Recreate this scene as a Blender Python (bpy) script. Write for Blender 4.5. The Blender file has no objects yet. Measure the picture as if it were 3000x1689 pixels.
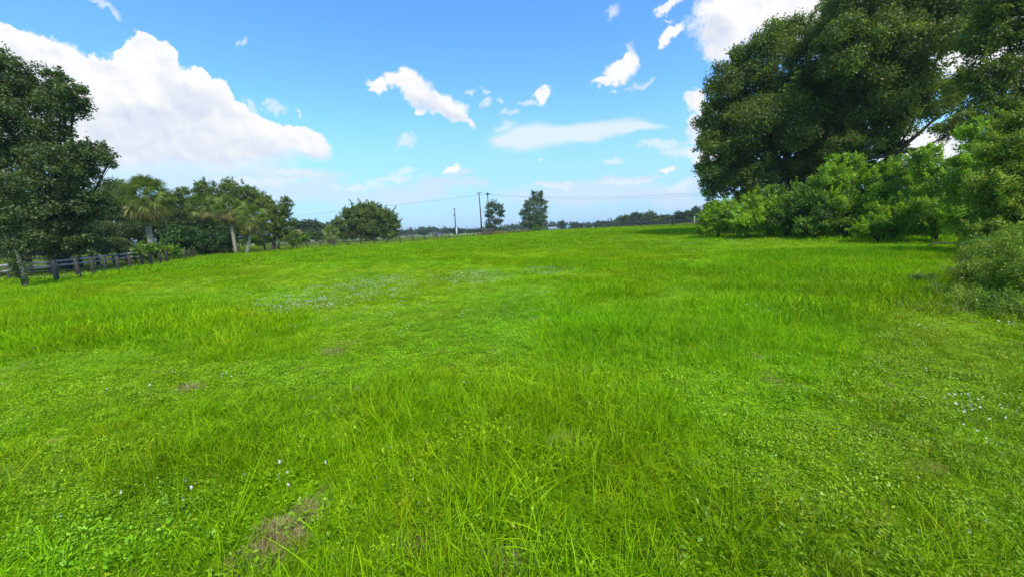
import bpy, math, random
import numpy as np
from mathutils import Vector, Matrix

# ------------------------------------------------------------------ camera, sky, sun, exposure
S = bpy.context.scene
RES_W, RES_H = 3000.0, 1689.0           # the photograph's own pixels, used to turn sightlines into places
F = 1150.0
EYE = np.array([0.0, 0.0, 1.7])
PITCH = math.atan(175.0 / F)
ROLL = math.radians(2.55)
fw = np.array([0, math.cos(PITCH), -math.sin(PITCH)])
r0 = np.array([1.0, 0, 0]); u0 = np.array([0, math.sin(PITCH), math.cos(PITCH)])
rt = math.cos(ROLL) * r0 - math.sin(ROLL) * u0
up = math.cos(ROLL) * u0 + math.sin(ROLL) * r0

cam_d = bpy.data.cameras.new('camera')
cam = bpy.data.objects.new('camera', cam_d)
S.collection.objects.link(cam)
cam_d.sensor_width = 36.0
cam_d.lens = 36.0 * F / RES_W
cam_d.clip_start = 0.05
cam_d.clip_end = 20000
cam.matrix_world = Matrix(((rt[0], up[0], -fw[0], EYE[0]), (rt[1], up[1], -fw[1], EYE[1]),
                           (rt[2], up[2], -fw[2], EYE[2]), (0, 0, 0, 1)))
S.camera = cam

SUN_EL = math.radians(54)
SUN_AZ = math.radians(150)               # clockwise from +Y (north) towards +X
SUN_STRENGTH = 2.7
SUN_ANGLE = math.radians(9)
SKY_STRENGTH = 0.15
EXPOSURE = 0.75
S.view_settings.view_transform = 'Standard'
S.view_settings.look = 'None'
S.view_settings.exposure = EXPOSURE
S.view_settings.gamma = 1.0
S.view_settings.use_curve_mapping = False
S.render.engine = 'CYCLES'
cy = S.cycles
cy.max_bounces = 6; cy.diffuse_bounces = 4; cy.glossy_bounces = 2; cy.transmission_bounces = 4
cy.transparent_max_bounces = 6; cy.volume_bounces = 0
cy.use_denoising = True
cy.use_adaptive_sampling = True; cy.adaptive_threshold = 0.01
cy.sample_clamp_indirect = 6.0

sd = bpy.data.lights.new('sun', 'SUN')
sd.energy = SUN_STRENGTH; sd.angle = SUN_ANGLE; sd.color = (1.0, 0.96, 0.9)
so = bpy.data.objects.new('sun', sd); S.collection.objects.link(so)
sdir = Vector((math.sin(SUN_AZ) * math.cos(SUN_EL), math.cos(SUN_AZ) * math.cos(SUN_EL), math.sin(SUN_EL)))
so.rotation_euler = sdir.to_track_quat('Z', 'Y').to_euler()
so.location = (30, 30, 60)


def ray(px, py):
    """world direction through a photo pixel, scaled so that its y component is 1"""
    d = fw * F + rt * (px - RES_W / 2) - up * (py - RES_H / 2)
    return d / d[1]


def P(px, py, D):
    return EYE + ray(px, py) * D


def smooth(t):
    t = np.clip(t, 0, 1)
    return t * t * (3 - 2 * t)


def hash2(ix, iy, seed):
    h = (ix.astype(np.int64) * 374761393 + iy.astype(np.int64) * 668265263 + seed * 974711) & 0x7fffffff
    h = ((h ^ (h >> 13)) * 1274126177) & 0x7fffffff
    return ((h ^ (h >> 16)) & 0xffff) / 65535.0


def vnoise(x, y, s, seed=0):
    x = np.asarray(x, float) / s; y = np.asarray(y, float) / s
    ix = np.floor(x); iy = np.floor(y); fx = x - ix; fy = y - iy
    fx = fx * fx * (3 - 2 * fx); fy = fy * fy * (3 - 2 * fy)
    a = hash2(ix, iy, seed); b = hash2(ix + 1, iy, seed); c = hash2(ix, iy + 1, seed); d = hash2(ix + 1, iy + 1, seed)
    return (a * (1 - fx) + b * fx) * (1 - fy) + (c * (1 - fx) + d * fx) * fy


def fnoise(x, y, s, seed=0, o=3):
    t = 0; a = 1; n = 0
    for k in range(o):
        t = t + a * vnoise(x, y, s / 2 ** k, seed + k * 17); n += a; a *= 0.5
    return t / n


def gz(x, y):
    """height of the ground"""
    x = np.asarray(x, float); y = np.asarray(y, float)
    z = 0.75 * smooth((y - 20) / 45) * smooth((x + 25) / 50) * (1 - smooth((y - 105) / 50))
    z = z - 1.5 * smooth((y - 135) / 120)
    near = 1 - smooth((np.hypot(x, y) - 60) / 60)
    z = z + near * (0.20 * (fnoise(x, y, 7.0, 3) - 0.5) + 0.08 * (fnoise(x, y, 1.6, 9, 2) - 0.5))
    return z


def G(px, py):
    """the ground point seen at a photo pixel"""
    d = ray(px, py)
    D = 1.0
    lo, hi = 0.3, 3000.0
    for _ in range(60):
        D = (lo + hi) / 2
        p = EYE + d * D
        if p[2] > gz(p[0], p[1]):
            lo = D
        else:
            hi = D
    return EYE + d * D


def B(px, py, D):
    """ground point under the pixel's sightline at depth D"""
    p = P(px, py, D)
    return np.array([p[0], p[1], float(gz(p[0], p[1]))])


def project(x, y, z):
    q = np.stack([x - EYE[0], y - EYE[1], z - EYE[2]], -1)
    c = q @ fw
    return RES_W / 2 + F * (q @ rt) / c, RES_H / 2 - F * (q @ up) / c


# ------------------------------------------------------------------ node helpers
def nd(nt, t, **kw):
    n = nt.nodes.new(t)
    for k, v in kw.items():
        setattr(n, k, v)
    return n


def math_n(nt, op, a, b=None, c=None, clamp=False):
    n = nd(nt, 'ShaderNodeMath', operation=op, use_clamp=clamp)
    for i, v in enumerate((a, b, c)):
        if v is None:
            continue
        if isinstance(v, (int, float)):
            n.inputs[i].default_value = v
        else:
            nt.links.new(v, n.inputs[i])
    return n.outputs[0]


def mix_c(nt, fac, a, b, blend='MIX'):
    n = nd(nt, 'ShaderNodeMix', data_type='RGBA', blend_type=blend)
    for key, v in ((0, fac), (6, a), (7, b)):
        if isinstance(v, (int, float)):
            n.inputs[key].default_value = v
        elif isinstance(v, tuple):
            n.inputs[key].default_value = (v[0], v[1], v[2], 1)
        else:
            nt.links.new(v, n.inputs[key])
    return n.outputs[2]


def sstep(nt, v, lo, hi, tlo=0.0, thi=1.0):
    n = nd(nt, 'ShaderNodeMapRange', interpolation_type='SMOOTHSTEP')
    nt.links.new(v, n.inputs[0])
    n.inputs[1].default_value = lo; n.inputs[2].default_value = hi
    n.inputs[3].default_value = tlo; n.inputs[4].default_value = thi
    return n.outputs[0]


# ------------------------------------------------------------------ sky with its clouds
def build_world():
    w = bpy.data.worlds.new('World'); S.world = w
    w.use_nodes = True
    nt = w.node_tree; nt.nodes.clear()
    out = nd(nt, 'ShaderNodeOutputWorld'); bg = nd(nt, 'ShaderNodeBackground')
    nt.links.new(bg.outputs[0], out.inputs[0])
    sky = nd(nt, 'ShaderNodeTexSky', sky_type='NISHITA')
    sky.sun_disc = False; sky.sun_elevation = SUN_EL; sky.sun_rotation = SUN_AZ
    sky.air_density = 1.0; sky.dust_density = 0.6; sky.ozone_density = 2.0
    bg.inputs[1].default_value = SKY_STRENGTH
    hsv = nd(nt, 'ShaderNodeHueSaturation')
    hsv.inputs['Hue'].default_value = 0.497; hsv.inputs['Saturation'].default_value = 1.12
    hsv.inputs['Value'].default_value = 1.0
    nt.links.new(sky.outputs[0], hsv.inputs['Color'])
    skyc = mix_c(nt, 1.0, hsv.outputs[0], SKY_TINT, 'MULTIPLY')
    tc = nd(nt, 'ShaderNodeTexCoord')
    sep = nd(nt, 'ShaderNodeSeparateXYZ'); nt.links.new(tc.outputs['Generated'], sep.inputs[0])
    X, Y, Z = sep.outputs
    yy = math_n(nt, 'MAXIMUM', Y, 0.08)
    U = math_n(nt, 'DIVIDE', X, yy); V = math_n(nt, 'DIVIDE', Z, yy)
    comb = nd(nt, 'ShaderNodeCombineXYZ'); nt.links.new(U, comb.inputs[0]); nt.links.new(V, comb.inputs[1])
    uv = comb.outputs[0]

    def noise(scale, detail, rough, vec, off=0.0, lac=2.0):
        n = nd(nt, 'ShaderNodeTexNoise', noise_dimensions='3D')
        n.inputs['Scale'].default_value = scale; n.inputs['Detail'].default_value = detail
        n.inputs['Roughness'].default_value = rough; n.inputs['Lacunarity'].default_value = lac
        if off:
            a = nd(nt, 'ShaderNodeVectorMath', operation='ADD'); nt.links.new(vec, a.inputs[0])
            a.inputs[1].default_value = (off, off * 0.37, off * 1.7); vec = a.outputs[0]
        nt.links.new(vec, n.inputs['Vector'])
        return n

    def warp(vec, n, amp):
        s = nd(nt, 'ShaderNodeVectorMath', operation='SUBTRACT'); nt.links.new(n.outputs['Color'], s.inputs[0])
        s.inputs[1].default_value = (0.5, 0.5, 0.5)
        m = nd(nt, 'ShaderNodeVectorMath', operation='MULTIPLY_ADD'); nt.links.new(s.outputs[0], m.inputs[0])
        m.inputs[1].default_value = (amp, amp, 0); nt.links.new(vec, m.inputs[2])
        return m.outputs[0]

    def blobs(vec, lst, power=1.0):
        cur = None
        for e in lst:
            px, py, rx, ry = e[:4]; ang = e[4] if len(e) > 4 else 0
            d = ray(px, py)
            mp = nd(nt, 'ShaderNodeMapping', vector_type='TEXTURE')
            mp.inputs['Location'].default_value = (d[0], d[2], 0)
            mp.inputs['Rotation'].default_value = (0, 0, math.radians(-ang) - ROLL)
            mp.inputs['Scale'].default_value = (rx / F, ry / F, 1)
            src = vec
            if cur is not None:             # each blob waits for the one before it (keeps the shader's stack small)
                sq = nd(nt, 'ShaderNodeVectorMath', operation='MULTIPLY_ADD'); nt.links.new(cur, sq.inputs[0])
                sq.inputs[1].default_value = (1e-7, 1e-7, 0); nt.links.new(vec, sq.inputs[2]); src = sq.outputs[0]
            nt.links.new(src, mp.inputs['Vector'])
            ln = nd(nt, 'ShaderNodeVectorMath', operation='LENGTH'); nt.links.new(mp.outputs[0], ln.inputs[0])
            v = ln.outputs['Value']
            cur = v if cur is None else math_n(nt, 'SMOOTH_MIN', cur, v, 0.12)
        return math_n(nt, 'SUBTRACT', 1.0, cur)

    big = noise(14, 3, 0.5, uv)
    fine = noise(34, 7, 0.62, uv, 3.1)
    w1 = warp(uv, big, 0.05)
    w2 = warp(w1, fine, 0.038)
    tiny = noise(95, 4, 0.6, uv, 6.3)
    w2 = warp(w2, tiny, 0.010)
    # heaped cumulus
    C1 = [(10, 150, 125, 70, 8), (140, 190, 115, 75, 20), (60, 290, 260, 180), (225, 270, 75, 90, 30),
          (425, 150, 62, 48), (472, 190, 52, 60, 20), (372, 185, 42, 40), (300, 215, 55, 38), (420, 290, 190, 120, 10),
          (560, 290, 95, 80, 20), (588, 235, 34, 36), (625, 280, 55, 55, 30), (700, 365, 95, 60, 20),
          (770, 400, 90, 50, 10), (870, 412, 90, 46, 12), (925, 440, 60, 36, 20), (600, 420, 360, 95, 4), (360, 400, 300, 120, 0)]
    C2 = [(1112, 253, 36, 20, 5), (1160, 240, 42, 32), (1195, 232, 36, 30), (1215, 268, 62, 42, 15), (1265, 296, 60, 32, 25),
          (1320, 315, 58, 32, 20), (1362, 345, 44, 14, 42), (1232, 325, 18, 20), (1818, 208, 58, 32, -25), (1848, 178, 24, 34, 20),
          (1775, 238, 34, 16, -12), (1968, 96, 44, 20, -30), (1950, 125, 20, 16), (1962, 18, 50, 15, -28), (1592, 272, 28, 18, -15),
          (2130, 60, 110, 110, -20), (2300, 20, 230, 90), (2105, 130, 50, 60, 15), (2700, 440, 170, 80), (2820, 130, 120, 90), (2500, 60, 300, 120), (2900, 130, 260, 130),
          (2036, 300, 32, 42), (2070, 370, 62, 72), (2100, 460, 90, 70), (1958, 492, 24, 10), (1320, 495, 34, 12, -15)]
    nf = math_n(nt, 'SUBTRACT', fine.outputs['Fac'], 0.5)
    d1 = math_n(nt, 'MULTIPLY_ADD', nf, 0.35, blobs(w2, C1))
    d2 = math_n(nt, 'MULTIPLY_ADD', nf, 0.80, blobs(w2, C2))
    d = math_n(nt, 'MAXIMUM', d1, d2)
    soft = sstep(nt, V, 0.15, 0.27, 0.9, 0.13)       # ragged base melts into the haze, tops stay crisp
    mr = nd(nt, 'ShaderNodeMapRange', interpolation_type='SMOOTHSTEP'); nt.links.new(d1, mr.inputs[0])
    mr.inputs[1].default_value = 0.0; nt.links.new(soft, mr.inputs[2])
    a1 = math_n(nt, 'MAXIMUM', mr.outputs[0], sstep(nt, d2, -0.05, 0.50))
    # relief: the same noise looked up a little way towards the sun
    off = nd(nt, 'ShaderNodeVectorMath', operation='ADD'); nt.links.new(w1, off.inputs[0]); off.inputs[1].default_value = (0.010, 0.014, 0)
    rel_a = noise(15, 4, 0.5, w1, 1.3); rel_b = noise(15, 4, 0.5, off.outputs[0], 1.3)
    rel = math_n(nt, 'SUBTRACT', rel_a.outputs['Fac'], rel_b.outputs['Fac'])
    D1 = blobs(w1, [(450, 372, 250, 60, 2), (680, 440, 260, 45, 6), (400, 470, 260, 60), (60, 330, 160, 150), (1230, 305, 60, 22, 25),
                    (1330, 335, 50, 18, 25), (840, 455, 130, 20, 4), (560, 300, 110, 60, 30), (2090, 110, 60, 60), (2060, 400, 60, 60)])
    shade = math_n(nt, 'MULTIPLY_ADD', rel, -1.5, math_n(nt, 'MULTIPLY', sstep(nt, D1, -0.35, 0.6), 0.52))
    shade = math_n(nt, 'ADD', shade, 0.04, clamp=True)
    edge = sstep(nt, d, 0.0, 0.5)
    shade = math_n(nt, 'MULTIPLY', shade, edge)
    k = CLOUD_K
    c1 = mix_c(nt, shade, (1.0 * k, 1.0 * k, 1.0 * k), (0.60 * k, 0.69 * k, 0.87 * k))
    # soft lens cloud, wisps
    w3 = warp(uv, big, 0.03); wf = warp(w3, fine, 0.05)
    Msoft = blobs(wf, [(850, 508, 130, 16, 4), (760, 530, 180, 20, 0), (1140, 528, 150, 15, -9), (1185, 500, 50, 13, -15), (1060, 545, 110, 14, 0), (1620, 545, 90, 11, 0), (1840, 530, 130, 11, -4), (1990, 545, 60, 18, -20), (1190, 417, 44, 22, -3),
                       (735, 305, 34, 18, 30), (745, 320, 22, 22), (805, 315, 46, 22, 15), (785, 295, 16, 16), (875, 330, 16, 9, 30), (718, 116, 16, 14),
                       (300, 8, 60, 16, 30), (335, 35, 24, 16, 40), (1422, 275, 20, 12, 20), (1428, 300, 20, 14), (1372, 270, 18, 9),
                       (1500, 335, 26, 12, -10), (1480, 372, 40, 16), (1795, 40, 34, 18, -50), (1555, 300, 55, 10, -12), (1512, 306, 18, 7),
                       (1940, 420, 110, 14, -4), (2000, 440, 80, 20), (1850, 155, 16, 34, 0), (1880, 250, 50, 12, -15), (1800, 268, 14, 12),
                       (1955, 60, 30, 10), (1465, 300, 12, 8), (1585, 462, 12, 10), (1800, 475, 40, 14), (1170, 515, 30, 7)])
    ds = math_n(nt, 'MULTIPLY_ADD', math_n(nt, 'SUBTRACT', fine.outputs['Fac'], 0.5), 1.7, Msoft)
    a2 = math_n(nt, 'MULTIPLY', sstep(nt, ds, 0.0, 0.8), 0.62)
    w4 = warp(uv, noise(9, 3, 0.5, uv, 8.8), 0.035); w4 = warp(w4, fine, 0.006)
    Mlens = blobs(w4, [(1570, 402, 140, 40, -3), (1700, 385, 200, 30, -5), (1840, 378, 110, 14, -4), (1490, 410, 60, 22, 4)])
    a2 = math_n(nt, 'MAXIMUM', a2, math_n(nt, 'MULTIPLY', sstep(nt, Mlens, -0.12, 0.5), 0.80))
    # pale layers above the horizon
    Mlow = blobs(w1, [(880, 512, 150, 22, 3), (800, 560, 300, 45, 0), (1300, 540, 130, 26, -4), (1200, 572, 190, 28, -2), (1350, 502, 44, 14, -15),
                      (1615, 542, 90, 14, 0), (1820, 530, 150, 14, -5), (1750, 570, 330, 34, -2), (2020, 545, 60, 30, -20), (1990, 590, 90, 30), (600, 520, 300, 60, 0), (330, 500, 250, 80)])
    dl = math_n(nt, 'MULTIPLY_ADD', math_n(nt, 'SUBTRACT', rel_a.outputs['Fac'], 0.5), 1.1, Mlow)
    a3 = math_n(nt, 'MULTIPLY', sstep(nt, dl, -0.15, 0.5), 0.72)
    front = sstep(nt, Y, 0.1, 0.3)
    # milky air low over the horizon
    hz = math_n(nt, 'MULTIPLY', sstep(nt, V, 0.0, 0.36, 1.0, 0.0), 0.8)
    c = mix_c(nt, hz, skyc, HORIZON_C)
    c = mix_c(nt, math_n(nt, 'MULTIPLY', a3, front), c, (0.70 * k, 0.82 * k, 0.98 * k))
    c = mix_c(nt, math_n(nt, 'MULTIPLY', a2, front), c, (0.86 * k, 0.93 * k, 1.0 * k))
    c = mix_c(nt, math_n(nt, 'MULTIPLY', a1, front), c, c1)
    nt.links.new(c, bg.inputs[0])


SKY_TINT = (0.65, 0.94, 1.20)
HORIZON_C = (1.55, 2.5, 3.75)
CLOUD_K = 4.0
build_world()


# ------------------------------------------------------------------ object helpers
COL = S.collection


def tag(o, label=None, cat=None, group=None, kind=None):
    if label: o['label'] = label
    if cat: o['category'] = cat
    if group: o['group'] = group
    if kind: o['kind'] = kind
    return o


def thing(name, label, cat, loc=(0, 0, 0), group=None, rz=0.0):
    o = bpy.data.objects.new(name, None); COL.objects.link(o)
    o.location = tuple(float(v) for v in loc); o.rotation_euler = (0, 0, rz)
    o.empty_display_size = 0.3
    return tag(o, label, cat, group)


def link(name, me, parent=None):
    o = bpy.data.objects.new(name, me); COL.objects.link(o)
    if parent is not None:
        o.parent = parent
    return o


def copy_tree(o, parent=None):
    c = o.copy(); COL.objects.link(c)
    if parent is not None:
        c.parent = parent
    for ch in list(o.children):
        copy_tree(ch, c)
    return c


def mesh_np(name, verts, quads=None, tris=None, mats=(), fattr=None, vattr=None, smooth_sh=False, mat_idx=None):
    """one mesh from arrays; fattr / vattr are dicts of float attributes per face / per vertex"""
    me = bpy.data.meshes.new(name)
    verts = np.asarray(verts, np.float32)
    nq = 0 if quads is None else len(quads); ntr = 0 if tris is None else len(tris)
    me.vertices.add(len(verts)); me.vertices.foreach_set('co', verts.ravel())
    li = []
    if nq: li.append(np.asarray(quads, np.int32).ravel())
    if ntr: li.append(np.asarray(tris, np.int32).ravel())
    if li:
        li = np.concatenate(li)
        me.loops.add(len(li)); me.loops.foreach_set('vertex_index', li)
        me.polygons.add(nq + ntr)
        st = np.concatenate([np.arange(nq) * 4, nq * 4 + np.arange(ntr) * 3]).astype(np.int32)
        me.polygons.foreach_set('loop_start', st)
        if smooth_sh:
            me.polygons.foreach_set('use_smooth', np.ones(nq + ntr, bool))
        if mat_idx is not None:
            me.polygons.foreach_set('material_index', np.asarray(mat_idx, np.int32))
    for m in mats:
        me.materials.append(m)
    me.update(calc_edges=True)
    for d, dom in ((fattr, 'FACE'), (vattr, 'POINT')):
        for k, v in (d or {}).items():
            v = np.asarray(v, np.float32)
            if v.ndim == 2:
                a = me.attributes.new(k, 'FLOAT_VECTOR', dom); a.data.foreach_set('vector', v.ravel())
            else:
                a = me.attributes.new(k, 'FLOAT', dom); a.data.foreach_set('value', v)
    return me


class MB:
    """collects boxes, tubes and sheets into one mesh"""
    def __init__(self): self.v = []; self.q = []; self.t = []; self.n = 0

    def add(self, v, q=(), t=()):
        for a in q: self.q.append([i + self.n for i in a])
        for a in t: self.t.append([i + self.n for i in a])
        self.v.extend([tuple(map(float, p)) for p in v]); self.n = len(self.v)

    def box(self, c, s, M=None, taper=1.0):
        v = []
        for z in (-1, 1):
            k = taper if z > 0 else 1.0
            for x, y in ((-1, -1), (1, -1), (1, 1), (-1, 1)):
                p = np.array([x * s[0] / 2 * k, y * s[1] / 2 * k, z * s[2] / 2])
                if M is not None: p = M @ p
                v.append(p + np.array(c))
        self.add(v, [(0, 3, 2, 1), (4, 5, 6, 7), (0, 1, 5, 4), (1, 2, 6, 5), (2, 3, 7, 6), (3, 0, 4, 7)])

    def bar(self, a, b, w, h):
        """a board from a to b, w thick, h high"""
        a = np.array(a, float); b = np.array(b, float); d = b - a; L = np.linalg.norm(d); d /= L
        side = np.cross(d, (0, 0, 1)); side /= np.linalg.norm(side); u = np.cross(side, d)
        v = []
        for p in (a, b):
            for x, y in ((-1, -1), (1, -1), (1, 1), (-1, 1)):
                v.append(p + side * x * w / 2 + u * y * h / 2)
        self.add(v, [(0, 1, 2, 3), (7, 6, 5, 4), (0, 4, 5, 1), (1, 5, 6, 2), (2, 6, 7, 3), (3, 7, 4, 0)])

    def tube(self, pts, rad, n=8, jit=0.0, rng=None):
        pts = [np.array(p, float) for p in pts]
        v = []; ref = np.array([0.31, 0.17, 0.93])
        for i, p in enumerate(pts):
            d = pts[min(i + 1, len(pts) - 1)] - pts[max(i - 1, 0)]
            d /= (np.linalg.norm(d) + 1e-9)
            rr = ref if abs(d @ ref) < 0.95 else np.array([1.0, 0, 0])
            a = np.cross(d, rr); a /= np.linalg.norm(a); b = np.cross(d, a)
            if i and False: pass
            for k in range(n):
                t = 2 * math.pi * k / n
                j = 1 + (rng.uniform(-jit, jit) if rng is not None and jit else 0)
                v.append(p + (a * math.cos(t) + b * math.sin(t)) * rad[i] * j)
        q = []
        for i in range(len(pts) - 1):
            for k in range(n):
                q.append((i * n + k, i * n + (k + 1) % n, (i + 1) * n + (k + 1) % n, (i + 1) * n + k))
        t0 = [(0, (k + 1), k) if False else (0, k + 1, k) for k in range(1, n - 1)]
        b0 = (len(pts) - 1) * n
        t1 = [(b0, b0 + k, b0 + k + 1) for k in range(1, n - 1)]
        self.add(v, q, t0 + t1)

    def build(self, name, mat, parent=None, smooth_sh=False):
        me = mesh_np(name, np.array(self.v), np.array(self.q) if self.q else None, np.array(self.t) if self.t else None,
                     [mat] if not isinstance(mat, (list, tuple)) else mat, smooth_sh=smooth_sh)
        return link(name, me, parent)


# ------------------------------------------------------------------ materials
def new_mat(name):
    m = bpy.data.materials.new(name); m.use_nodes = True
    m.node_tree.nodes.clear()
    return m, m.node_tree


def leaf_mat(name, c_dark, c_mid, c_light, transl=0.35, gloss=0.06, inst=False, rough=0.45, patch=0.0, patch_c=(0.2, 0.2, 0.05), patch_scale=0.25):
    """leaves and blades: diffuse + light through the leaf + a weak sheen; hue varies leaf by leaf"""
    m, nt = new_mat(name)
    out = nd(nt, 'ShaderNodeOutputMaterial')
    at = nd(nt, 'ShaderNodeAttribute', attribute_name='rnd')
    rnd = at.outputs['Fac']
    ramp = nd(nt, 'ShaderNodeValToRGB')
    ramp.color_ramp.elements[0].position = 0.0; ramp.color_ramp.elements[0].color = (*c_dark, 1)
    ramp.color_ramp.elements[1].position = 1.0; ramp.color_ramp.elements[1].color = (*c_light, 1)
    e = ramp.color_ramp.elements.new(0.5); e.color = (*c_mid, 1)
    nt.links.new(rnd, ramp.inputs[0])
    col = ramp.outputs[0]
    if inst:
        ti = nd(nt, 'ShaderNodeAttribute', attribute_name='tint', attribute_type='INSTANCER')
        col = mix_c(nt, 1.0, col, ti.outputs['Color'], 'MULTIPLY')
    if patch > 0:
        gp = nd(nt, 'ShaderNodeNewGeometry')
        no = nd(nt, 'ShaderNodeTexNoise'); no.inputs['Scale'].default_value = patch_scale; no.inputs['Detail'].default_value = 3
        nt.links.new(gp.outputs['Position'], no.inputs['Vector'])
        col = mix_c(nt, math_n(nt, 'MULTIPLY', sstep(nt, no.outputs['Fac'], 0.45, 0.65), patch), col, patch_c)
    di = nd(nt, 'ShaderNodeBsdfDiffuse'); nt.links.new(col, di.inputs[0])
    tr = nd(nt, 'ShaderNodeBsdfTranslucent')
    tcol = mix_c(nt, 1.0, col, (1.15, 1.15, 0.6), 'MULTIPLY')
    nt.links.new(tcol, tr.inputs[0])
    m1 = nd(nt, 'ShaderNodeMixShader'); m1.inputs[0].default_value = transl
    nt.links.new(di.outputs[0], m1.inputs[1]); nt.links.new(tr.outputs[0], m1.inputs[2])
    gl = nd(nt, 'ShaderNodeBsdfGlossy'); gl.inputs['Roughness'].default_value = rough
    gl.inputs[0].default_value = (0.8, 0.85, 0.8, 1)
    m2 = nd(nt, 'ShaderNodeMixShader'); m2.inputs[0].default_value = gloss
    nt.links.new(m1.outputs[0], m2.inputs[1]); nt.links.new(gl.outputs[0], m2.inputs[2])
    nt.links.new(m2.outputs[0], out.inputs[0])
    return m


def rough_mat(name, c1, c2, scale=6.0, rough=0.85, stretch=(1, 1, 1), bump=0.3, c3=None, s3=0.8, coords='Object', spec=0.2):
    m, nt = new_mat(name)
    out = nd(nt, 'ShaderNodeOutputMaterial'); b = nd(nt, 'ShaderNodeBsdfPrincipled')
    tc = nd(nt, 'ShaderNodeTexCoord'); mp = nd(nt, 'ShaderNodeMapping'); mp.inputs['Scale'].default_value = stretch
    nt.links.new(tc.outputs[coords], mp.inputs[0])
    n = nd(nt, 'ShaderNodeTexNoise'); n.inputs['Scale'].default_value = scale; n.inputs['Detail'].default_value = 6; n.inputs['Roughness'].default_value = 0.65
    nt.links.new(mp.outputs[0], n.inputs['Vector'])
    col = mix_c(nt, sstep(nt, n.outputs['Fac'], 0.32, 0.68), c1, c2)
    if c3:
        n3 = nd(nt, 'ShaderNodeTexNoise'); n3.inputs['Scale'].default_value = s3; n3.inputs['Detail'].default_value = 3
        nt.links.new(tc.outputs[coords], n3.inputs['Vector'])
        col = mix_c(nt, sstep(nt, n3.outputs['Fac'], 0.5, 0.65), col, c3)
    nt.links.new(col, b.inputs['Base Color'])
    b.inputs['Roughness'].default_value = rough
    b.inputs['Specular IOR Level'].default_value = spec
    bp = nd(nt, 'ShaderNodeBump'); bp.inputs['Strength'].default_value = bump; bp.inputs['Distance'].default_value = 0.02
    nt.links.new(n.outputs['Fac'], bp.inputs['Height']); nt.links.new(bp.outputs[0], b.inputs['Normal'])
    nt.links.new(b.outputs[0], out.inputs[0])
    return m


GREEN_MUL = 1.0
MAT = {}
MAT['grass'] = leaf_mat('grass_blades', (0.062, 0.155, 0.0004), (0.182, 0.365, 0.0004), (0.34, 0.59, 0.002), 0.36, 0.007, inst=True, rough=0.5)
MAT['cover'] = leaf_mat('low_weed_leaves', (0.085, 0.20, 0.002), (0.190, 0.38, 0.003), (0.32, 0.53, 0.008), 0.25, 0.02, inst=True)
MAT['straw'] = leaf_mat('dry_straw', (0.16, 0.105, 0.035), (0.36, 0.26, 0.10), (0.56, 0.46, 0.22), 0.15, 0.03, inst=False)
MAT['petal'] = leaf_mat('white_petals', (0.56, 0.55, 0.48), (0.66, 0.65, 0.58), (0.78, 0.77, 0.70), 0.25, 0.03)
MAT['oak'] = leaf_mat('oak_leaves', (0.070, 0.102, 0.015), (0.138, 0.192, 0.026), (0.25, 0.32, 0.042), 0.47, 0.022, patch=0.5, patch_c=(0.17, 0.185, 0.022), patch_scale=0.22)
MAT['oak_left'] = leaf_mat('oak_leaves_deep', (0.045, 0.070, 0.016), (0.092, 0.132, 0.027), (0.17, 0.22, 0.045), 0.42, 0.025)
MAT['oak_olive'] = leaf_mat('oak_leaves_olive', (0.06, 0.09, 0.010), (0.12, 0.165, 0.015), (0.22, 0.27, 0.025), 0.36, 0.02)
MAT['bush'] = leaf_mat('bright_bush_leaves', (0.070, 0.145, 0.003), (0.190, 0.325, 0.004), (0.35, 0.52, 0.007), 0.39, 0.03)
MAT['bush_mid'] = leaf_mat('mid_green_bush_leaves', (0.038, 0.085, 0.005), (0.10, 0.19, 0.007), (0.21, 0.34, 0.012), 0.36, 0.03)
MAT['bush_pale'] = leaf_mat('pale_weedy_leaves', (0.10, 0.15, 0.010), (0.20, 0.28, 0.018), (0.34, 0.42, 0.04), 0.38, 0.02)
MAT['shrub_dark'] = leaf_mat('dark_shrub_leaves', (0.02, 0.05, 0.010), (0.045, 0.10, 0.018), (0.09, 0.17, 0.03), 0.3, 0.02)
MAT['far'] = leaf_mat('far_tree_leaves', (0.030, 0.052, 0.018), (0.055, 0.090, 0.028), (0.10, 0.14, 0.045), 0.2, 0.03)
MAT['wisp'] = leaf_mat('grey_green_leaves', (0.04, 0.068, 0.022), (0.08, 0.13, 0.035), (0.14, 0.20, 0.06), 0.25, 0.05)
MAT['palm'] = leaf_mat('palm_green', (0.065, 0.10, 0.014), (0.15, 0.21, 0.026), (0.28, 0.35, 0.06), 0.38, 0.03)
MAT['palm_dead'] = leaf_mat('palm_dead', (0.12, 0.095, 0.03), (0.22, 0.19, 0.045), (0.34, 0.31, 0.07), 0.3, 0.02)
MAT['bark'] = rough_mat('bark', (0.022, 0.018, 0.013), (0.065, 0.055, 0.042), 5, 0.9, (1, 1, 0.25), 0.8)
MAT['bark_grey'] = rough_mat('grey_bark', (0.05, 0.048, 0.03), (0.16, 0.15, 0.10), 7, 0.9, (1, 1, .5), 0.8)
MAT['bark_pale'] = rough_mat('pale_palm_trunk', (0.18, 0.155, 0.10), (0.40, 0.36, 0.25), 4, 0.9, (0.6, 0.6, 3.0), 0.8)
MAT['post'] = rough_mat('weathered_post', (0.030, 0.024, 0.018), (0.10, 0.085, 0.066), 8, 0.9, (1, 1, 0.15), 0.6, (0.19, 0.18, 0.15), 1.6)
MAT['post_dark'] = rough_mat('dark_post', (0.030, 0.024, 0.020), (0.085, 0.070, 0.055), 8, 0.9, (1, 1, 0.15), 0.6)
MAT['rail'] = rough_mat('pale_rail', (0.30, 0.29, 0.25), (0.50, 0.48, 0.42), 5, 0.8, (0.4, 0.4, 2), 0.3, (0.16, 0.15, 0.13), 1.2)
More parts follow.
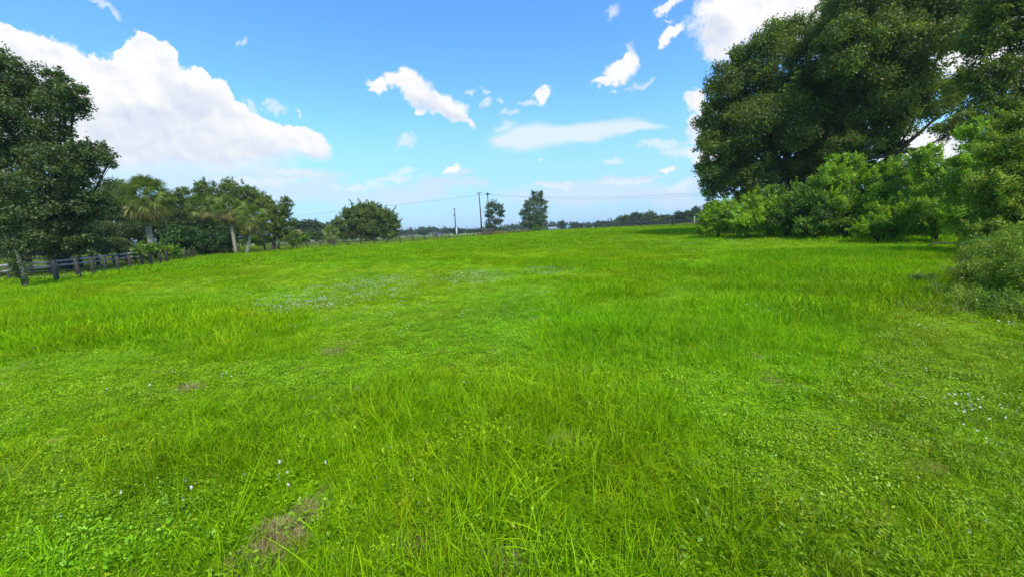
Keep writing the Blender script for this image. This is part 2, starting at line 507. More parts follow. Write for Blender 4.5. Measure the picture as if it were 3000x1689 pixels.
MAT['rail_dark'] = rough_mat('dark_rail', (0.05, 0.045, 0.04), (0.12, 0.11, 0.10), 5, 0.85, (0.4, 0.4, 2), 0.3)
MAT['wire'] = rough_mat('fence_wire', (0.22, 0.22, 0.22), (0.36, 0.36, 0.36), 30, 0.5, bump=0)
MAT['cable'] = rough_mat('cable', (0.03, 0.03, 0.035), (0.06, 0.06, 0.065), 5, 0.6, bump=0)
MAT['pole'] = rough_mat('utility_pole_wood', (0.06, 0.045, 0.04), (0.14, 0.11, 0.09), 4, 0.85, (1, 1, 0.1), 0.3)
MAT['concrete'] = rough_mat('concrete_pole', (0.42, 0.42, 0.40), (0.55, 0.54, 0.51), 3, 0.8, bump=0.1)
MAT['metal_grey'] = rough_mat('grey_metal', (0.20, 0.21, 0.22), (0.32, 0.33, 0.34), 8, 0.5, bump=0)


def ground_mat():
    m, nt = new_mat('field_soil_and_thatch')
    out = nd(nt, 'ShaderNodeOutputMaterial'); b = nd(nt, 'ShaderNodeBsdfPrincipled')
    gp = nd(nt, 'ShaderNodeNewGeometry')

    def N(scale, det=5, rough=0.6, stretch=None):
        n = nd(nt, 'ShaderNodeTexNoise'); n.inputs['Scale'].default_value = scale; n.inputs['Detail'].default_value = det
        n.inputs['Roughness'].default_value = rough
        src = gp.outputs['Position']
        if stretch:
            mp = nd(nt, 'ShaderNodeMapping'); mp.inputs['Scale'].default_value = stretch; nt.links.new(src, mp.inputs[0]); src = mp.outputs[0]
        nt.links.new(src, n.inputs['Vector'])
        return n.outputs['Fac']
    fine = N(9, 8, 0.75); mid = N(0.6, 5, 0.6); big = N(0.07, 4, 0.55, (1, 1.0, 1))
    c = mix_c(nt, sstep(nt, fine, 0.36, 0.64), (0.065, 0.125, 0.001), (0.210, 0.370, 0.002))
    soil = mix_c(nt, sstep(nt, fine, 0.35, 0.6), (0.085, 0.055, 0.018), (0.20, 0.14, 0.055))
    c = mix_c(nt, math_n(nt, 'MULTIPLY', sstep(nt, mid, 0.60, 0.70), 0.8), c, soil)
    c = mix_c(nt, math_n(nt, 'MULTIPLY', sstep(nt, big, 0.40, 0.62), 0.45), c, (0.22, 0.42, 0.002))
    # attribute 'far': pasture beyond the fence, paler and greyer; then grey-green ground under the trees, their shade mixed into its colour
    fa = nd(nt, 'ShaderNodeAttribute', attribute_name='far'); sh = nd(nt, 'ShaderNodeAttribute', attribute_name='tree_shade')
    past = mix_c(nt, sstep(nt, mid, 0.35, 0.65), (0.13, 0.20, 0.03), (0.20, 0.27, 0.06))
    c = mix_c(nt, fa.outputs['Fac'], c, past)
    shade_c = mix_c(nt, sstep(nt, mid, 0.35, 0.6), (0.07, 0.10, 0.045), (0.16, 0.17, 0.11))
    c = mix_c(nt, sh.outputs['Fac'], c, shade_c)
    wo = nd(nt, 'ShaderNodeAttribute', attribute_name='worn')
    c = mix_c(nt, wo.outputs['Fac'], c, soil)
    nt.links.new(c, b.inputs['Base Color'])
    b.inputs['Roughness'].default_value = 0.95; b.inputs['Specular IOR Level'].default_value = 0.1
    bp = nd(nt, 'ShaderNodeBump'); bp.inputs['Strength'].default_value = 0.7; bp.inputs['Distance'].default_value = 0.05
    nt.links.new(fine, bp.inputs['Height']); nt.links.new(bp.outputs[0], b.inputs['Normal'])
    nt.links.new(b.outputs[0], out.inputs[0])
    return m


# ------------------------------------------------------------------ field layout (world coordinates)
F1_POSTS = [(30, 820, 768), (168, 823, 765), (233, 815, 760), (276.5, 807, 752), (313, 800, 750), (350, 794, 747.5), (384, 786.5, 744),
            (419, 781, 743), (444.5, 777, 741), (472, 773, 740), (491, 768, 739), (510, 764, 737), (530, 761.5, 736), (545, 760, 735), (557, 758, 734),
            (569.5, 756, 732)]
F2_POSTS = [(95.5, 809, 766), (151, 804.6, 761.5), (199, 797, 757), (242, 791, 753), (290, 784, 749), (335, 777, 746), (374, 772, 744), (399, 769.7, 744), (440, 765, 741)]
F3_POSTS = [(777, 736, 716), (817.4, 733.5, 714), (860, 732, 712), (900, 730.4, 711), (940, 728, 709), (981, 726, 708), (1020, 723, 706.5),
            (1059, 722, 705), (1097.5, 719, 702.5), (1135, 717, 701.5), (1173.6, 715, 700), (1210, 712, 698), (1246.6, 707.5, 695), (1281.7, 704, 691),
            (1317.4, 701, 688), (1388, 694.4, 679.5), (1422, 690, 675)]
F5_POSTS = [(1582, 679, 664), (1605, 679, 664), (1645, 678, 662), (1693, 676, 660), (1745, 674, 658), (1809, 673, 660), (1880, 670, 648), (1972, 664, 642)]


def interp_depth(px, tab):
    xs = [a for a, b in tab]; ds = [b for a, b in tab]
    return float(np.interp(px, xs, ds))


D3 = [(777, 55), (1173, 65), (1388, 80), (1430, 86)]
D5 = [(1582, 98), (1645, 92), (1745, 82), (1880, 70), (1972, 65), (2060, 60)]

f1 = [G(a, b) for a, b, c in F1_POSTS]
f2 = [G(a, b) for a, b, c in F2_POSTS]
f3 = [B(a, b, interp_depth(a, D3)) for a, b, c in F3_POSTS]
f5 = [B(a, b, interp_depth(a, D5)) for a, b, c in F5_POSTS]
print('F1', [tuple(np.round(p, 1)) for p in f1[::4]], 'F2', [tuple(np.round(p, 1)) for p in f2[::3]], 'f3', [tuple(np.round(p, 1)) for p in f3[::5]], 'f5', [tuple(np.round(p, 1)) for p in f5[::3]])

# outline of the mown-free field: left fence, back fence, right bushes
_poly = [(-40, -5), (f1[1][0] - 12, f1[0][1] - 8)] + [(p[0], p[1]) for p in f1[::3]] + [(f1[-1][0], f1[-1][1] + 4)] + [(p[0], p[1]) for p in f3[::3]] + \
        [(p[0], p[1] + 0.5) for p in f5] + [(60, 50), (60, -5)]


def in_field(x, y):
    x = np.asarray(x); y = np.asarray(y); ins = np.zeros(x.shape, bool)
    n = len(_poly)
    for i in range(n):
        x1, y1 = _poly[i]; x2, y2 = _poly[(i + 1) % n]
        c = ((y1 > y) != (y2 > y)) & (x < (x2 - x1) * (y - y1) / (y2 - y1 + 1e-9) + x1)
        ins ^= c
    return ins


def ell(px, py, rx, ry):
    """an ellipse on the ground: centre and half axes"""
    c = G(px, py); a = G(px + rx, py); b1 = G(px, py - ry); b2 = G(px, py + ry)
    ax = a - c; lb = (b1 - b2) / 2
    return c, ax[:2], lb[:2]


def ell_mask(x, y, e):
    c, a, b = e
    M = np.linalg.inv(np.array([[a[0], b[0]], [a[1], b[1]]]))
    dx = x - c[0]; dy = y - c[1]
    s = M[0, 0] * dx + M[0, 1] * dy; t = M[1, 0] * dx + M[1, 1] * dy
    return np.sqrt(s * s + t * t)


SHORT = [ell(1230, 960, 430, 90), ell(880, 1085, 260, 60), ell(540, 1120, 380, 60), ell(1100, 850, 520, 50), ell(250, 1060, 260, 40),
         ell(1000, 790, 500, 30), ell(1500, 800, 350, 25), ell(600, 860, 420, 28), ell(1430, 1050, 160, 60), ell(2300, 1420, 240, 100),
         ell(300, 1500, 320, 130), ell(1350, 1290, 110, 60), ell(2780, 1130, 160, 90), ell(2250, 720, 300, 12), ell(1950, 700, 250, 12)]
TALL = [ell(620, 975, 330, 75), ell(200, 930, 260, 60), ell(1270, 1140, 300, 120), ell(1750, 950, 260, 130), ell(1750, 1250, 500, 220),
        ell(1650, 780, 300, 30), ell(2200, 900, 350, 120), ell(1550, 1560, 500, 140), ell(900, 930, 110, 45), ell(2350, 760, 350, 30),
        ell(1750, 745, 250, 10), ell(400, 790, 300, 18), ell(700, 1350, 250, 80), ell(2100, 1500, 260, 150)]
STRAW = [ell(820, 1572, 62, 42), ell(905, 1500, 35, 20), ell(760, 1640, 60, 30), ell(1480, 1650, 60, 30), ell(1660, 1300, 40, 25), ell(560, 1135, 34, 8), ell(980, 1030, 40, 8)]
FLOWERS = [(ell(1110, 830, 110, 30), 420), (ell(1400, 812, 100, 22), 320), (ell(850, 890, 130, 30), 260), (ell(1000, 870, 200, 40), 260), (ell(1620, 795, 90, 14), 220),
           (ell(1100, 850, 520, 70), 420), (ell(600, 1120, 300, 80), 22), (ell(2350, 860, 220, 50), 90), (ell(2800, 960, 200, 140), 26), (ell(2100, 712, 350, 14), 420),
           (ell(1800, 740, 300, 18), 200), (ell(700, 800, 350, 30), 160), (ell(2800, 1200, 180, 120), 10)]
BROAD = [ell(700, 1560, 330, 130), ell(250, 1620, 300, 90), ell(1350, 1290, 130, 70), ell(2560, 1600, 220, 90), ell(1500, 1620, 160, 70), ell(2700, 1150, 200, 120)]
WEEDY = [ell(2830, 1000, 330, 260), ell(2960, 1300, 220, 260)]


def tallness(x, y):
    """0 = creeping cover, 1 = long grass"""
    n = fnoise(x, y, 2.6, 21, 3); n2 = fnoise(x, y, 0.8, 5, 2)
    wob = (fnoise(x, y, 2.0, 88, 3) - 0.5) * 1.1
    t = 0.5 + (n - 0.5) * 1.5 + (n2 - 0.5) * 0.7
    for e in SHORT:
        t = t - 0.62 * smooth((1.25 - ell_mask(x, y, e) - wob) / 0.7)
    for e in TALL:
        t = t + 0.42 * smooth((1.25 - ell_mask(x, y, e) - wob) / 0.7)
    return np.clip(t, 0, 1)


def bare(x, y):
    """small worn spots where soil and thatch show"""
    return 0.9 * smooth((fnoise(x, y, 0.22, 99, 3) - 0.75) / 0.06)


def straw_mask(x, y):
    s = np.zeros_like(x)
    for e in STRAW:
        s = np.maximum(s, smooth((1.2 - ell_mask(x, y, e) - (fnoise(x, y, 0.12, 77, 2) - 0.5)) / 0.4))
    return s


# ------------------------------------------------------------------ ground sheet
def build_ground():
    xs = np.sinh(np.linspace(-8.2, 8.2, 430)); xs = xs / xs[-1] * 6000
    k = np.linspace(0, 1, 470); ys = -30 + np.sinh(k * 8.0) / math.sinh(8.0) * 9000
    xs = np.unique(np.concatenate([xs, np.linspace(-12, 12, 200)])); ys = np.unique(np.concatenate([ys, np.linspace(-2, 14, 135), np.linspace(14, 120, 140)]))
    Xg, Yg = np.meshgrid(xs, ys)
    Zg = gz(Xg, Yg)
    v = np.stack([Xg, Yg, Zg], -1).reshape(-1, 3)
    nx, ny = len(xs), len(ys)
    i = np.arange(nx * ny).reshape(ny, nx)
    q = np.stack([i[:-1, :-1], i[:-1, 1:], i[1:, 1:], i[1:, :-1]], -1).reshape(-1, 4)
    inside = in_field(v[:, 0], v[:, 1])
    far = (~inside & (v[:, 1] > 0)).astype(float)
    tree_shade = np.zeros(len(v))
    for (tx, ty, r) in TREE_SHADE:
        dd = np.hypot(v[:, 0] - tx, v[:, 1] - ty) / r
        tree_shade = np.maximum(tree_shade, smooth((1.3 - dd) / 0.6))
    tree_shade = tree_shade * (~inside)
    worn = bare(v[:, 0], v[:, 1]) * (np.hypot(v[:, 0], v[:, 1]) < 16); worn = np.maximum(worn, straw_mask(v[:, 0], v[:, 1]))
    me = mesh_np('field', v, q, mats=[ground_mat()], vattr={'far': far, 'tree_shade': tree_shade, 'worn': worn}, smooth_sh=True)
    o = link('ground', me); tag(o, 'wide flat green field of grass running to the horizon', 'ground', kind='structure')
    return o


# ------------------------------------------------------------------ grass
def tuft_mesh(name, rng, n, L, w, spread, lean, droop, mat, segs=4, wvar=0.4, broad=False):
    V = []; Q = []; T = []; R = []
    base = 0
    for b in range(n):
        a0 = rng.uniform(0, 2 * math.pi); rr = spread * math.sqrt(rng.random())
        bx, by = rr * math.cos(a0), rr * math.sin(a0)
        a = a0 + rng.normal(0, 0.9)
        l = L * rng.uniform(0.45, 1.15); ln = abs(rng.normal(lean, lean * 0.6)); dr = abs(rng.normal(droop, droop * 0.6))
        ww = w * rng.uniform(1 - wvar, 1 + wvar)
        tw = a + math.pi / 2 + rng.normal(0, 0.5)
        sx, sy = math.cos(tw), math.sin(tw)
        rv = rng.random()
        px, pz = 0.0, -0.01
        ang = math.pi / 2 - ln * 0.6
        st = l / segs
        for s in range(segs + 1):
            t = s / segs
            k = (1 - t) ** 0.55 if not broad else math.sin(math.pi * min(1, 0.12 + 0.88 * t)) + 0.05
            hw = ww * 0.5 * k
            cx, cy_ = bx + math.cos(a) * px, by + math.sin(a) * px
            if s < segs:
                V.append((cx - sx * hw, cy_ - sy * hw, pz)); V.append((cx + sx * hw, cy_ + sy * hw, pz))
            else:
                V.append((cx, cy_, pz))
            px += math.cos(ang) * st; pz += math.sin(ang) * st
            ang -= dr * (0.5 + t) * 2.2 / segs
        for s in range(segs - 1):
            i = base + 2 * s; Q.append((i, i + 1, i + 3, i + 2)); R.append(rv)
        i = base + 2 * (segs - 1); T.append((i, i + 1, i + 2))
        base += 2 * segs + 1
        R_t = rv
        if b == 0: RT = []
        RT.append(R_t)
    me = mesh_np(name, np.array(V), np.array(Q), np.array(T), [mat], fattr={'rnd': np.array(R + RT)}, smooth_sh=True)
    return me


def cover_mesh(name, rng, n, size, spread, mat, h=0.05):
    """low broad-leaved creeping weeds: many small pointed leaves at all angles"""
    V = []; Q = []; R = []
    for b in range(n):
        a0 = rng.uniform(0, 2 * math.pi); rr = spread * math.sqrt(rng.random())
        c = np.array([rr * math.cos(a0), rr * math.sin(a0), abs(rng.normal(0, h)) + 0.004])
        d = np.array([math.cos(a0 + rng.normal(0, 1.2)), math.sin(a0 + rng.normal(0, 1.2)), rng.uniform(-0.15, 0.7)]); d /= np.linalg.norm(d)
        s = np.cross(d, (rng.normal(0, .35), rng.normal(0, .35), 1)); s /= np.linalg.norm(s)
        l = size * rng.uniform(0.5, 1.3); w = l * rng.uniform(0.35, 0.6)
        i = len(V)
        V += [c, c + d * l * 0.5 + s * w / 2, c + d * l, c + d * l * 0.5 - s * w / 2]
        Q.append((i, i + 1, i + 2, i + 3)); R.append(rng.random())
    return mesh_np(name, np.array(V), np.array(Q), None, [mat], fattr={'rnd': np.array(R)})


def flower_mesh(name, rng, n, size, spread, h):
    V = []; Q = []; R = []
    for b in range(n):
        a0 = rng.uniform(0, 6.28); rr = spread * math.sqrt(rng.random())
        c = np.array([rr * math.cos(a0), rr * math.sin(a0), h * rng.uniform(0.6, 1.2)])
        tilt = np.array([rng.normal(0, .35), rng.normal(0, .35) - 0.35, 1]); tilt /= np.linalg.norm(tilt)
        u = np.cross(tilt, (1, 0, 0.1)); u /= np.linalg.norm(u); v = np.cross(tilt, u)
        for k in range(6):
            t = k * math.pi / 3 + rng.normal(0, .1); d = u * math.cos(t) + v * math.sin(t); s = -u * math.sin(t) + v * math.cos(t)
            i = len(V); r = size * rng.uniform(0.8, 1.1)
            V += [c, c + d * r * 0.6 + s * r * 0.32 + tilt * r * 0.15, c + d * r + tilt * r * 0.05, c + d * r * 0.6 - s * r * 0.32 + tilt * r * 0.15]
            Q.append((i, i + 1, i + 2, i + 3)); R.append(rng.random())
    return mesh_np(name, np.array(V), np.array(Q), None, [MAT['petal']], fattr={'rnd': np.array(R)})


def scatter_object(name, pts, rot, scl, idx, tint, protos):
    """one object whose points each carry one of the proto tufts"""
    me = bpy.data.meshes.new(name)
    me.vertices.add(len(pts)); me.vertices.foreach_set('co', np.asarray(pts, np.float32).ravel())
    for k, v in (('rot', rot), ('scl', scl), ('tint', tint)):
        a = me.attributes.new(k, 'FLOAT_VECTOR', 'POINT'); a.data.foreach_set('vector', np.asarray(v, np.float32).ravel())
    a = me.attributes.new('idx', 'INT', 'POINT'); a.data.foreach_set('value', np.asarray(idx, np.int32))
    o = link(name, me)
    ng = bpy.data.node_groups.new(name + '_scatter', 'GeometryNodeTree')
    ng.interface.new_socket('Geometry', in_out='INPUT', socket_type='NodeSocketGeometry')
    ng.interface.new_socket('Geometry', in_out='OUTPUT', socket_type='NodeSocketGeometry')
    N = ng.nodes; Lk = ng.links
    gi = N.new('NodeGroupInput'); go = N.new('NodeGroupOutput'); jn = N.new('GeometryNodeJoinGeometry')

    def attr(nm, ty):
        n = N.new('GeometryNodeInputNamedAttribute'); n.data_type = ty; n.inputs['Name'].default_value = nm; return n.outputs['Attribute']
    ar, asc, ai = attr('rot', 'FLOAT_VECTOR'), attr('scl', 'FLOAT_VECTOR'), attr('idx', 'INT')
    er = N.new('FunctionNodeEulerToRotation'); Lk.new(ar, er.inputs[0])
    for k, pm in enumerate(protos):
        po = bpy.data.objects.new(name + '_source', pm)          # never linked to the scene: only its mesh is used
        oi = N.new('GeometryNodeObjectInfo'); oi.inputs['Object'].default_value = po; oi.transform_space = 'ORIGINAL'
        cmpn = N.new('FunctionNodeCompare'); cmpn.data_type = 'INT'; cmpn.operation = 'EQUAL'
        Lk.new(ai, cmpn.inputs[2]); cmpn.inputs[3].default_value = k
        ip = N.new('GeometryNodeInstanceOnPoints')
        Lk.new(gi.outputs[0], ip.inputs['Points']); Lk.new(cmpn.outputs[0], ip.inputs['Selection'])
        Lk.new(oi.outputs['Geometry'], ip.inputs['Instance']); Lk.new(er.outputs[0], ip.inputs['Rotation']); Lk.new(asc, ip.inputs['Scale'])
        Lk.new(ip.outputs[0], jn.inputs[0])
    Lk.new(jn.outputs[0], go.inputs[0])
    md = o.modifiers.new('scatter', 'NODES'); md.node_group = ng
    return o


def build_grass():
    rng = np.random.default_rng(11)
    g, cv = MAT['grass'], MAT['cover']
    protos = []
    # 0-3 long near tufts, 4-7 medium tufts, 8-10 low weeds, 11-13 mid-distance tufts, 14-16 far tufts, 17-18 seed stalks
    for k in range(4): protos.append(tuft_mesh('long_tuft', rng, 26, 0.225, 0.0040, 0.12, 0.95, 0.75, g, 5))
    for k in range(4): protos.append(tuft_mesh('medium_tuft', rng, 44, 0.125, 0.0038, 0.12, 1.05, 0.6, g, 3))
    for k in range(3): protos.append(cover_mesh('low_weeds', rng, 110, 0.021, 0.14, cv, 0.022))
    for k in range(3): protos.append(tuft_mesh('mid_distance_tuft', rng, 60, 0.18, 0.008, 0.22, 0.8, 0.6, g, 3))
    for k in range(3): protos.append(tuft_mesh('far_tuft', rng, 60, 0.17, 0.022, 0.5, 0.6, 0.5, g, 2))
    for k in range(2): protos.append(tuft_mesh('stalks', rng, 6, 0.42, 0.0045, 0.06, 0.45, 0.5, g, 6))
    for k in range(3): protos.append(cover_mesh('broad_weeds', rng, 50, 0.031, 0.11, cv, 0.04))
    bands = [(0.7, 4, 190), (4, 8, 120), (8, 15, 60), (15, 30, 22), (30, 60, 7.5), (60, 130, 3.0)]
    P_, R_, S_, I_, T_ = [], [], [], [], []
    half = math.radians(64)
    for bi, (ra, rb, dens) in enumerate(bands):
        n = int(half * (rb * rb - ra * ra) * dens)
        r = np.sqrt(rng.uniform(ra * ra, rb * rb, n)); th = rng.uniform(-half, half, n)
        x = r * np.sin(th); y = r * np.cos(th)
        z = gz(x, y); ins = in_field(x, y)
        t = tallness(x, y); sm = straw_mask(x, y)
        keep = (ins | (rng.random(n) < 0.55)) & (rng.random(n) > sm * 0.93) & ((rng.random(n) > bare(x, y) * 0.8) | (r > 16))
        u = rng.random(n)
        if bi <= 2:
            # long where t is high, weeds where low
            p_long = np.clip((t - 0.40) * 1.1, 0, 0.6); p_cov = np.clip((0.66 - t) * 1.5, 0.20, 0.75)
            idx = np.where(u < p_long, rng.integers(0, 4, n), np.where(u < p_long + p_cov, rng.integers(8, 11, n), rng.integers(4, 8, n)))
            st = (rng.random(n) < 0.02 + 0.03 * t)
            idx = np.where(st, rng.integers(17, 19, n), idx)
            bw = 0.04 + 0.26 * np.max([smooth((1.2 - ell_mask(x, y, e)) / 0.5) for e in BROAD], axis=0)
            idx = np.where((rng.random(n) < bw) & (idx != 17) & (idx != 18), rng.integers(19, 22, n), idx)
            sc = np.where(idx < 4, 0.45 + 0.75 * t, np.where(idx < 8, 0.65 + 0.6 * t, np.where(idx < 11, 0.9, 0.6 + 0.5 * t))) * rng.uniform(0.75, 1.25, n)
            sx = sc * (1.0 + 0.12 * bi)
            if bi == 2:
                far = rng.random(n) < 0.5
                idx = np.where(far & (idx < 8), rng.integers(11, 14, n), idx)
            sz = np.where(idx >= 11, np.where(idx < 14, (0.35 + 0.9 * t), 1) * rng.uniform(.8, 1.2, n), sc)
            sz = np.where(idx >= 17, sc, sz); sz = np.where(idx >= 19, 0.9, sz)
        elif bi == 3:
            idx = np.where((t < 0.33) & (u < 0.65), rng.integers(8, 11, n), rng.integers(11, 14, n))
            sx = np.where(idx < 11, 2.0, 1.15) * rng.uniform(0.8, 1.2, n); sz = np.where(idx < 11, 1.2, 0.35 + 0.9 * t) * rng.uniform(.8, 1.25, n)
        else:
            idx = rng.integers(14, 17, n); sx = rng.uniform(0.8, 1.3, n) * (1.0 if bi == 4 else 1.5)
            sz = (0.35 + 0.75 * t) * rng.uniform(.8, 1.2, n) * (1.0 if bi == 4 else 1.1)
            sz = np.where(ins, sz, sz * 0.6)
        # hue patches: yellow-green against blue-green, duller weeds at the right edge, greyer pasture outside
        h = fnoise(x, y, 3.1, 41, 3); h2 = fnoise(x, y, 0.7, 55, 2)
        yel = np.clip(0.1 + (h - 0.5) * 2.0 + (h2 - 0.5) * 0.8, -0.8, 1)
        yel = np.clip(yel + np.clip((r - 7) / 25, -0.2, 0.35), -0.9, 1.2)
        br = 1 + (fnoise(x, y, 1.3, 71, 2) - 0.5) * 0.5 + rng.normal(0, 0.08, n)
        tint = np.stack([(1 + 0.30 * yel) * br, (1 + 0.04 * yel) * br, (1 - 0.4 * yel) * br], -1)
        low = (1 - t)[:, None] * np.array([0.05, 0.0, 0.0]); tint = tint + low
        wd = np.zeros(n)
        for e in WEEDY: wd = np.maximum(wd, smooth((1.3 - ell_mask(x, y, e)) / 0.8))
        tint = tint * (1 - wd[:, None]) + wd[:, None] * (tint * np.array([0.95, 0.80, 2.2]))
        dry = rng.random(n) < np.where((idx >= 8) & (idx < 11), 0.008, 0.03 + 0.08 * wd)
        tint[dry] *= np.array([1.5, 0.95, 2.5])
        tint[~ins] = tint[~ins] * np.array([0.78, 0.60, 9.0])
        m = keep
        P_.append(np.stack([x, y, z], -1)[m]); rot = np.stack([rng.normal(0, .2, n), rng.normal(0, .2, n), rng.uniform(0, 6.283, n)], -1)
        R_.append(rot[m]); S_.append(np.stack([sx, sx, sz], -1)[m]); I_.append(idx[m]); T_.append(np.clip(tint, 0.2, 20)[m])
    o = scatter_object('grass', np.concatenate(P_), np.concatenate(R_), np.concatenate(S_), np.concatenate(I_), np.concatenate(T_), protos)
    tag(o, 'long and short bright green grass with creeping weeds covering the field', 'grass', kind='stuff')
    print('tufts', sum(len(p) for p in P_))
    # straw on the bare patches
    sp = [tuft_mesh('straw_tuft', rng, 16, 0.15, 0.0055, 0.10, 2.1, 0.3, MAT['straw'], 3) for _ in range(3)]
    n = 0; P_ = []
    for e, cnt in zip(STRAW, (150, 40, 50, 40, 30, 60, 50)):
        a = rng.uniform(0, 6.283, cnt); r = np.sqrt(rng.random(cnt)) * 1.0
        s, t = r * np.cos(a), r * np.sin(a)
        x = e[0][0] + e[1][0] * s + e[2][0] * t; y = e[0][1] + e[1][1] * s + e[2][1] * t
        P_.append(np.stack([x, y, gz(x, y) + 0.0], -1))
    # odd dead blades all over the near field
    n = 1500; r = np.sqrt(rng.uniform(0.6, 130, n)); th = rng.uniform(-half, half, n); x = r * np.sin(th); y = r * np.cos(th)
    P_.append(np.stack([x, y, gz(x, y)], -1)); pts = np.concatenate(P_); n = len(pts)
    sc = np.concatenate([np.full(n - 1500, 0.55), rng.uniform(0.25, 0.5, 1500)])
    o = scatter_object('dry_grass', pts, np.stack([rng.normal(0, .2, n), rng.normal(0, .2, n), rng.uniform(0, 6.28, n)], -1), np.stack([sc, sc, sc * 0.7], -1),
                       rng.integers(0, 3, n), np.ones((n, 3)), sp)
    tag(o, 'pale brown dead grass lying on the bare patches', 'dry grass', kind='stuff')
    # small white flowers in drifts
    fp = [flower_mesh('flower_cluster', rng, 4, 0.011, 0.16, 0.05) for _ in range(3)]
    P_ = []
    for e, cnt in FLOWERS:
        cnt = int(cnt * 0.7)
        a = rng.uniform(0, 6.283, cnt); r = rng.random(cnt) ** 0.6
        s, t = r * np.cos(a), r * np.sin(a)
        x = e[0][0] + e[1][0] * s + e[2][0] * t; y = e[0][1] + e[1][1] * s + e[2][1] * t
        P_.append(np.stack([x, y, gz(x, y) + 0.02], -1))
    pts = np.concatenate(P_); pts = pts[pts[:, 1] > 1.2]; n = len(pts); sc = rng.uniform(0.6, 1.2, n) * (1 + np.clip(pts[:, 1] - 8, 0, 30) * 0.02)
    o = scatter_object('wildflower_drifts', pts, np.stack([np.zeros(n), np.zeros(n), rng.uniform(0, 6.28, n)], -1), np.stack([sc, sc, sc], -1), rng.integers(0, 3, n), np.ones((n, 3)), fp)
    tag(o, 'drifts of tiny white flowers low in the grass', 'wildflowers', kind='stuff')


# ------------------------------------------------------------------ trees
def crown_mesh(name, lobes, leaf, rng, mat, cover=3.0, sub=0.24, fill=0.15, elong=0.55, inner=0.0, zsq=0.75, drop=0.0, tint_var=0.5, nsub=26, shoots=4):
    """leaves gathered in clumps over ellipsoid lobes; lobes = [(centre, (rx, ry, rz)), ...] relative to the tree base"""
    Cs, Rs, Ts = [], [], []
    for c, r in lobes:
        c = np.array(c); r = np.array(r, float)
        n = nsub
        d = rng.normal(size=(n, 3)); d /= np.linalg.norm(d, axis=1)[:, None]
        d[:, 2] = np.where((d[:, 2] < -0.3) & (rng.random(n) < 0.5), -d[:, 2], d[:, 2])
        k = rng.uniform(0.62, 1.0, n)[:, None]
        Cs.append(c + d * r * k); Rs.append(np.mean(r) * sub * rng.uniform(0.55, 1.5, n)); Ts.append(rng.normal(0, 0.16, n))
        m = int(n * fill * 2)
        d = rng.normal(size=(m, 3)); d /= np.linalg.norm(d, axis=1)[:, None]
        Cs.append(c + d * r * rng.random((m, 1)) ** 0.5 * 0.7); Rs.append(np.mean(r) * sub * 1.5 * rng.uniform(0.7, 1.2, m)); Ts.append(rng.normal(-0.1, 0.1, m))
    if shoots:
        for c, r in lobes:
            c = np.array(c); r = np.array(r, float); m = np.mean(r)
            for j in range(shoots):
                d = rng.normal(size=3); d[2] = abs(d[2]) * 0.9 + 0.1; d /= np.linalg.norm(d)
                g = d + np.array([0, 0, 0.5]) + rng.normal(0, .25, 3); g /= np.linalg.norm(g); L = m * rng.uniform(0.25, 0.6); k = 5
                tt = np.linspace(0, 1, k)[:, None]
                Cs.append(c + d * r * 0.9 + g * L * tt); Rs.append(np.linspace(0.10, 0.045, k) * m + leaf * 0.25); Ts.append(np.full(k, rng.normal(0.15, 0.12)))
    C_ = np.concatenate(Cs); R_ = np.concatenate(Rs); T_ = np.concatenate(Ts)
    area = 0.5 * leaf * leaf * elong
    cnt = np.maximum(6, (cover * math.pi * R_ ** 2 / area).astype(int))
    own = np.repeat(np.arange(len(C_)), cnt); n = len(own)
    d = rng.normal(size=(n, 3)); d /= np.linalg.norm(d, axis=1)[:, None]
    rad = rng.random(n) ** 0.45 * (1 + 0.35 * np.abs(rng.normal(size=n)) * (rng.random(n) < 0.2))
    pos = C_[own] + d * (R_[own] * rad)[:, None] * np.array([1, 1, zsq])
    nrm = d * 0.7 + rng.normal(size=(n, 3)) * 0.6 + np.array([0, 0, 0.5]); nrm /= np.linalg.norm(nrm, axis=1)[:, None]
    ax = np.cross(nrm, rng.normal(size=(n, 3))); ax /= np.linalg.norm(ax, axis=1)[:, None]
    ax[:, 2] -= drop; ax /= np.linalg.norm(ax, axis=1)[:, None]
    sd = np.cross(nrm, ax); sd /= np.linalg.norm(sd, axis=1)[:, None]
    l = leaf * rng.uniform(0.6, 1.35, n)[:, None]; w = l * elong * 0.5
    v = np.stack([pos, pos + ax * l * 0.45 + sd * w, pos + ax * l, pos + ax * l * 0.45 - sd * w], 1).reshape(-1, 3)
    q = np.arange(4 * n).reshape(n, 4)
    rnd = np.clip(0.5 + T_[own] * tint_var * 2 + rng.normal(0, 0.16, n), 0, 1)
    return mesh_np(name, v, q, None, [mat], fattr={'rnd': rnd}), n


NLEAF = 0


